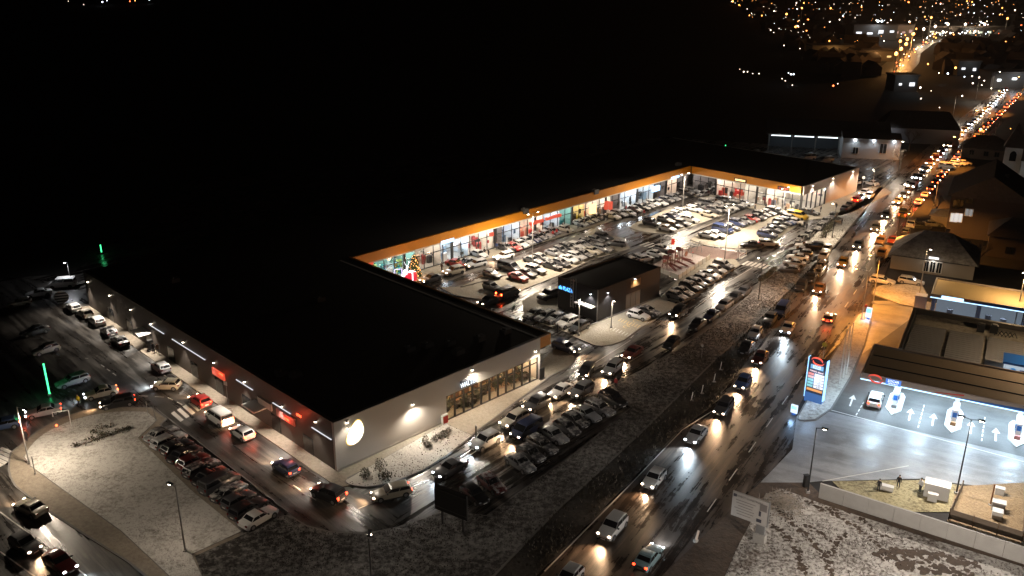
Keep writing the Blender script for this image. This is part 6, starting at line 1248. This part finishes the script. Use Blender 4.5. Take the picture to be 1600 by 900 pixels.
box_thing('meter_box', 'dark meter box at the foot of the lamp pole by the wall', 'box', 1258, 760, (.5, .4, 1.5), .2, M_TRIM)
t = thing('fallen_post', 'pale short post lying in the mud beside the near main road', 'post', G(1087, 846), .9); MB().tube((0, 0, 0), (.5, 0, 1.1), .16, .13, 8).obj('post', mat('pale_post', (.5, .38, .3), .7), t); MB().ball((0, 0, .1), (.4, .3, .15)).obj('base', M_CONC, t)
# ------------------------------------------------------------------ grass and weed tufts
def inside(P_, poly):
    x, y = P_[:, 0], P_[:, 1]; r = np.zeros(len(P_), bool); n = len(poly)
    for i in range(n):
        x0, y0 = poly[i][0], poly[i][1]; x1, y1 = poly[(i+1) % n][0], poly[(i+1) % n][1]
        c = ((y0 > y) != (y1 > y)); r ^= c & (x < (x1-x0)*(y-y0)/((y1-y0) if y1 != y0 else 1e-9)+x0)
    return r
def tufts(name, poly, dens, hgt, wd, m, z, label):
    a = np.array([[p.x, p.y] for p in poly]); lo, hi = a.min(0), a.max(0); n = int((hi-lo).prod()*dens)
    P_ = RNG.uniform(lo, hi, (n, 2)); P_ = P_[inside(P_, poly)]
    # patchiness
    k = np.sin(P_[:, 0]*.43+1.7*np.sin(P_[:, 1]*.31))+np.sin(P_[:, 1]*.57+1.3*np.sin(P_[:, 0]*.23)); P_ = P_[k+RNG.normal(0, 1.6, len(P_)) > .1]
    n = len(P_); b = 3; N_ = n*b; c = np.repeat(P_, b, 0); an = RNG.uniform(0, 6.28, N_); hh = RNG.uniform(.4, 1.2, N_)*hgt; le = RNG.uniform(0, .8, N_)*hgt; an2 = RNG.uniform(0, 6.28, N_)
    V = np.zeros((N_, 3, 3)); V[:, 0, 0] = c[:, 0]+np.cos(an)*wd; V[:, 0, 1] = c[:, 1]+np.sin(an)*wd; V[:, 1, 0] = c[:, 0]-np.cos(an)*wd; V[:, 1, 1] = c[:, 1]-np.sin(an)*wd
    V[:, 2, 0] = c[:, 0]+np.cos(an2)*le; V[:, 2, 1] = c[:, 1]+np.sin(an2)*le; V[:, 2, 2] = hh; V[:, :, 2] += z
    me = bpy.data.meshes.new(name); me.vertices.add(N_*3); me.vertices.foreach_set('co', V.ravel()); me.loops.add(N_*3); me.loops.foreach_set('vertex_index', np.arange(N_*3, dtype=np.int32))
    me.polygons.add(N_); me.polygons.foreach_set('loop_start', np.arange(0, N_*3, 3, dtype=np.int32)); me.update(calc_edges=True); me.validate(); me.materials.append(m)
    o = bpy.data.objects.new(name, me); COL.objects.link(o); return stuff(o, label, 'grass')
M_TUFT = mat('dry_grass', (.085, .068, .042), .9); M_WEED = mat('dark_weeds', (.05, .04, .028), .9); M_STRAW = mat('frosted_straw', (.22, .2, .17), .9)
tufts('lawn_grass', park_pts, 22, .08, .02, M_TUFT, .18, 'sparse dry grass poking through the snow on the round lawn')
tufts('verge_grass', verge_pts, 16, .16, .04, M_WEED, .13, 'dark dry grass on the snow dusted verge')
tufts('ditch_weeds', ditch_pts, 12, .45, .07, M_WEED, .05, 'tangled dark weeds in the ditch')
tufts('ditch_straw', ditch_pts, 2.2, .4, .05, M_STRAW, .05, 'frosted straw stalks in the ditch')
tufts('waste_grass', waste_pts, 9, .2, .035, mat('brown_stalks', (.06, .042, .028), .9), .04, 'brown weeds across the snowy waste ground')
tufts('gravel_bed_stones', bed_pts, 6, .10, .08, M_TUFT, .20, 'stones and stalks on the snowy gravel bed')
tufts('strip_grass', strip2_pts, 5, .16, .06, M_TUFT, .13, 'dry grass on the bus stop strip')
# brush heap at the corner of the waste ground
p = G(1222, 790); t = thing('brush_heap', 'heap of snowy cut branches at the corner of the waste ground', 'brush heap', p); mb = MB()
for k in range(170):
    a = random.uniform(0, 6.28); r = random.uniform(0, 2.6); c = Vector((r*math.cos(a), r*math.sin(a), random.uniform(.05, 1.3*(1-r/3)))); d = Vector((random.uniform(-1, 1), random.uniform(-1, 1), random.uniform(-.2, .5))).normalized()*random.uniform(.4, 1.2); mb.tube(c-d, c+d, .04, .02, 4)
mb.obj('branches', mat('frosted_branches', (.34, .29, .24), .9), t)
# ------------------------------------------------------------------ distant town
hill = []
TC = {'o': em('town_orange', (1, .34, .07), 9), 'w': em('town_white', (1, .78, .58), 7), 'c': em('town_cool', (.8, .9, 1), 9), 'r': em('town_red', (1, .14, .04), 9)}
tm = {k: MB() for k in TC}; M_TOWNRD = mat('town_asphalt', (.07, .06, .05), .4)
def town_light(x, y, k, r=1.0, z=5.0):
    p = G(x, y, z); d = p.length; rr = r*d/F*.62; tm[k].ball((p.x, p.y, p.z), rr, 6, 4)
for i in range(330):
    y = 66*random.random()**1.35; x = random.uniform(1132+y*1.5, 1600); k = random.choices('owcr', (5, 6, 2, .5))[0]; town_light(x, y, k, random.choice((.3, .35, .4, .5, .6, .75, 1.3)))
for x, y, k, r in ((107, 2, 'w', .7), (131, 7, 'w', .6), (160, 3, 'c', 1.4), (167, 1, 'c', .8), (203, 2, 'r', 1.2), (211, 1, 'o', .9), (233, 0, 'c', 1), (1145, 2, 'o', 2), (1171, 24, 'o', 1.2), (1229, 22, 'o', 2.2), (1298, 13, 'o', 1.8), (1360, 38, 'c', 2.4), (1372, 33, 'c', 2.6), (1378, 33, 'c', 2.4), (1401, 41, 'r', 1.6), (1421, 34, 'w', 2), (1419, 43, 'w', 2), (1413, 46, 'w', 1.6), (1432, 45, 'o', 2), (1446, 42, 'o', 1.7), (1455, 142, 'w', .9),
    (1225, 71, 'w', 1.2), (1250, 76, 'w', .9), (1243, 42, 'o', 2.2), (1248, 44, 'o', 2.6), (1253, 43, 'o', 2.2), (1296, 64, 'o', 1.6), (1275, 76, 'o', 2), (1276, 81, 'o', 1.6), (1317, 81, 'o', 2), (1162, 112, 'w', 1.6), (1168, 112, 'w', 1.2), (1176, 115, 'w', .9), (1186, 115, 'w', 1.1), (1156, 108, 'w', .7), (1232, 114, 'c', 1.1), (1236, 116, 'c', 1.8), (1240, 116, 'c', 1.6), (1222, 123, 'w', 1), (1227, 126, 'w', 1), (1238, 133, 'w', 1), (1302, 134, 'r', 2), (1309, 131, 'w', 1),
    (1450, 100, 'o', 1.8), (1493, 106, 'o', 2.4), (1467, 114, 'w', 1.2), (1481, 115, 'c', 1.8), (1540, 113, 'c', 2), (1542, 110, 'c', 1.2), (1568, 62, 'r', 2.6), (1596, 40, 'r', 2), (1569, 60, 'o', 1.4), (1586, 16, 'w', 1.5), (1590, 13, 'w', 1.5), (1507, 120, 'c', 1.2), (1519, 119, 'w', 1.5), (1530, 121, 'w', 1.6), (1520, 130, 'w', 1.6), (1534, 133, 'w', 1.2), (1549, 138, 'w', 1.3), (1438, 137, 'w', 2.2), (1439, 154, 'w', 1.4), (1547, 177, 'w', 1), (1468, 168, 'w', 1.0), (1579, 201, 'o', .8), (1293, 200, 'w', .9), (1421, 185, 'w', .9)): town_light(x, y, k, r)
for k in range(80):       # lit street winding through the town
    t = k/79; x = 1397+(1530-1397)*t**1.0; y = 112-60*min(1, t*1.9)**.8-6*t; town_light(x+random.uniform(-9, 9)*(1-t*.6), y+random.uniform(-6, 6)*(1-t*.5), random.choice('owwoor' if t < .5 else 'wwcwo'), random.uniform(.7, 1.5))
for k in range(40): town_light(1465+random.uniform(0, 85), 45+random.uniform(-12, 8), random.choice('wwcw'), random.uniform(.7, 1.4))
for k, n_ in (('o', 'orange'), ('w', 'warm white'), ('c', 'cool white'), ('r', 'red')): stuff(tm[k].obj('town_lights', TC[k]), f'scattered {n_} lights of the distant town on the dark hills', 'town lights')
st_pts = [(1392, 116), (1412, 96), (1416, 82), (1440, 66), (1476, 58), (1560, 57)]
for a, b in zip(st_pts, st_pts[1:]):
    A, B = G(*a), G(*b); d = (B-A).normalized(); n_ = Vector((-d.y, d.x, 0))*9; struct(MB().sheet([A+n_, A-n_, B-n_, B+n_], .02).obj('town_street', M_TOWNRD))
for i, (x, y) in enumerate(((1396, 113), (1404, 104), (1412, 95), (1414, 86), (1424, 76), (1440, 67), (1458, 62), (1478, 58), (1505, 58), (1535, 58))):
    p = G(x, y); t = thing('town_street_lamp', f'orange street lamp, {orders(i, 10)} from the near end of the distant town street', 'street lamp', p, 0, 'lamps of the distant town street'); MB().tube((0, 0, 0), (0, 0, 10), .25, .15, 6).obj('pole', M_POLE, t); MB().ball((0, 0, 10), 1.0, 6, 4).obj('lamp', TC['o'] if i < 5 else TC['w'], t); light('POINT', (0, 0, 11.2), 4500, (1, .45, .13) if i < 5 else (1, .75, .48), 1.0, parent=t)
# houses of the town as dark low blocks, one mass
mb = MB()
for i in range(260):
    y = random.uniform(4, 120); x = random.uniform(1140+y*1.2, 1600); p = G(x, y); a_ = random.uniform(0, PI); w_, d_, hh = random.uniform(7, 11), random.uniform(7, 10), random.uniform(3, 5)
    if 1360 < x < 1470 and 50 < y < 120: continue
    ux = dirv(math.degrees(a_)); uy = Vector((-ux.y, ux.x, 0)); c = [p+ux*(sx_*w_/2)+uy*(sy_*d_/2) for sx_, sy_ in ((-1, -1), (1, -1), (1, 1), (-1, 1))]; e0, e1 = p-ux*w_/2+Vector((0, 0, hh+3)), p+ux*w_/2+Vector((0, 0, hh+3)); Z = Vector((0, 0, hh))
    mb.add(c+[q+Z for q in c]+[e0, e1], [(0, 1, 5, 4), (1, 2, 6, 5), (2, 3, 7, 6), (3, 0, 4, 7), (4, 5, 9, 8), (6, 7, 8, 9), (7, 4, 8), (5, 6, 9)])
stuff(mb.obj('town_houses', mat('town_render', (.07, .055, .05), .9)), 'dark roofs of the distant town between the lights', 'town houses')
# lit landmark buildings in the town
def lit_block(x, y, w_, d_, hh, label, m, lm, power, col, n=5, rz=0.0):
    t = thing('lit_building', label, 'building', G(x, y), rz); MB().box((0, d_/2, hh/2), (w_, d_, hh)).obj('wall', m, t); MB().box((0, d_/2, hh+.4), (w_+1, d_+1, .8)).obj('roof', M_TILE, t)
    for k in range(n): MB().box((-w_/2+w_*(k+.5)/n, -.2, hh*random.uniform(.45, .7)), (w_/n*random.uniform(.2, .5), .3, hh*random.uniform(.12, .26))).obj('window', lm, t)
    light('POINT', (0, -5, hh+1), power*.05, col, 1.0, parent=t); return t
WHR = mat('town_white_wall', (.11, .11, .11), .8)
LW_ = em('town_window_white', (.92, .95, 1), 1.6); LO_ = em('town_window_amber', (1, .62, .22), 1.4)
lit_block(1366, 63, 34, 18, 11, 'white floodlit hall among bright lamps in the distant town', WHR, LW_, 26000, (.9, .95, 1), 4)
lit_block(1515, 58, 70, 20, 7, 'long lit supermarket at the end of the distant town street', WHR, em('greenish_window', (.95, 1, .72), 1.0), 22000, (1, .95, .75), 9)
lit_block(1300, 90, 26, 14, 7, 'amber lit house below the floodlit hall', HWALL, LO_, 9000, (1, .55, .18), 3); lit_block(1365, 96, 24, 12, 6, 'amber lit shopfront left of the distant street', HWALL, LO_, 9000, (1, .55, .2), 4)
lit_block(1414, 143, 11, 10, 7, 'small white lit house in the dark middle distance', WHR, LW_, 3500, (.86, .97, 1), 2); lit_block(1512, 118, 12, 8, 7, 'white lit block near the end of the main road', WHR, LW_, 3000, (.95, 1, 1), 2)
st_ = lit_block(1582, 138, 22, 12, 7, 'bright white lit filling station at the end of the main road', WHR, em('bright_station_panel', (.9, .96, 1), 5), 9000, (.9, .95, 1), 3)
lit_block(1405, 60, 22, 12, 10, 'pinkish lit block right of the floodlit hall', HWALL, em('pink_window', (1, .6, .5), .6), 4000, (1, .6, .45), 4)
for x, y, pw, col in ((1250, 40, 60000, (1, .35, .12)), (1180, 10, 60000, (1, .3, .1)), (1330, 15, 60000, (1, .35, .15)), (1420, 95, 26000, (1, .55, .22)), (1400, 110, 16000, (1, .6, .3)), (1500, 20, 60000, (1, .42, .25)), (1568, 62, 12000, (1, .25, .08)), (1450, 60, 30000, (1, .75, .5))):
    t = thing('town_glow_mast', 'added orange lamp mast '+{1250: 'beside the triple orange lights of the far town', 1180: 'at the left edge of the far town', 1330: 'above the floodlit hall', 1420: 'beside the orange street end', 1400: 'at the near end of the town street', 1500: 'behind the long lit supermarket', 1568: 'right of the long lit supermarket', 1450: 'where the town street bends'}[x], 'lamp mast', G(x, y)); MB().tube((0, 0, 0), (0, 0, 16), .35, .2, 6).obj('pole', M_POLE, t); MB().ball((0, 0, 16), .8, 6, 4).obj('lamp', TC['o'], t); light('POINT', (0, 0, 17.5), pw*.025, col, 1.0, parent=t)  # masts added to give the town ground its dim orange glow

# ------------------------------------------------------------------ night haze
hm = bpy.data.materials.new('haze_air'); hm.use_nodes = True; ht = hm.node_tree; ht.nodes.remove(ht.nodes['Principled BSDF'])
hv = ht.nodes.new('ShaderNodeVolumePrincipled'); hv.inputs['Density'].default_value = .00009; hv.inputs['Color'].default_value = (.92, .88, .85, 1); hv.inputs['Anisotropy'].default_value = .55
ht.links.new(hv.outputs[0], ht.nodes['Material Output'].inputs['Volume']); S.cycles.volume_bounces = 0
if not globals().get("NOHAZE"): stuff(MB().box((200, 1000, 34.5), (3400, 2400, 71)).obj('haze', hm))
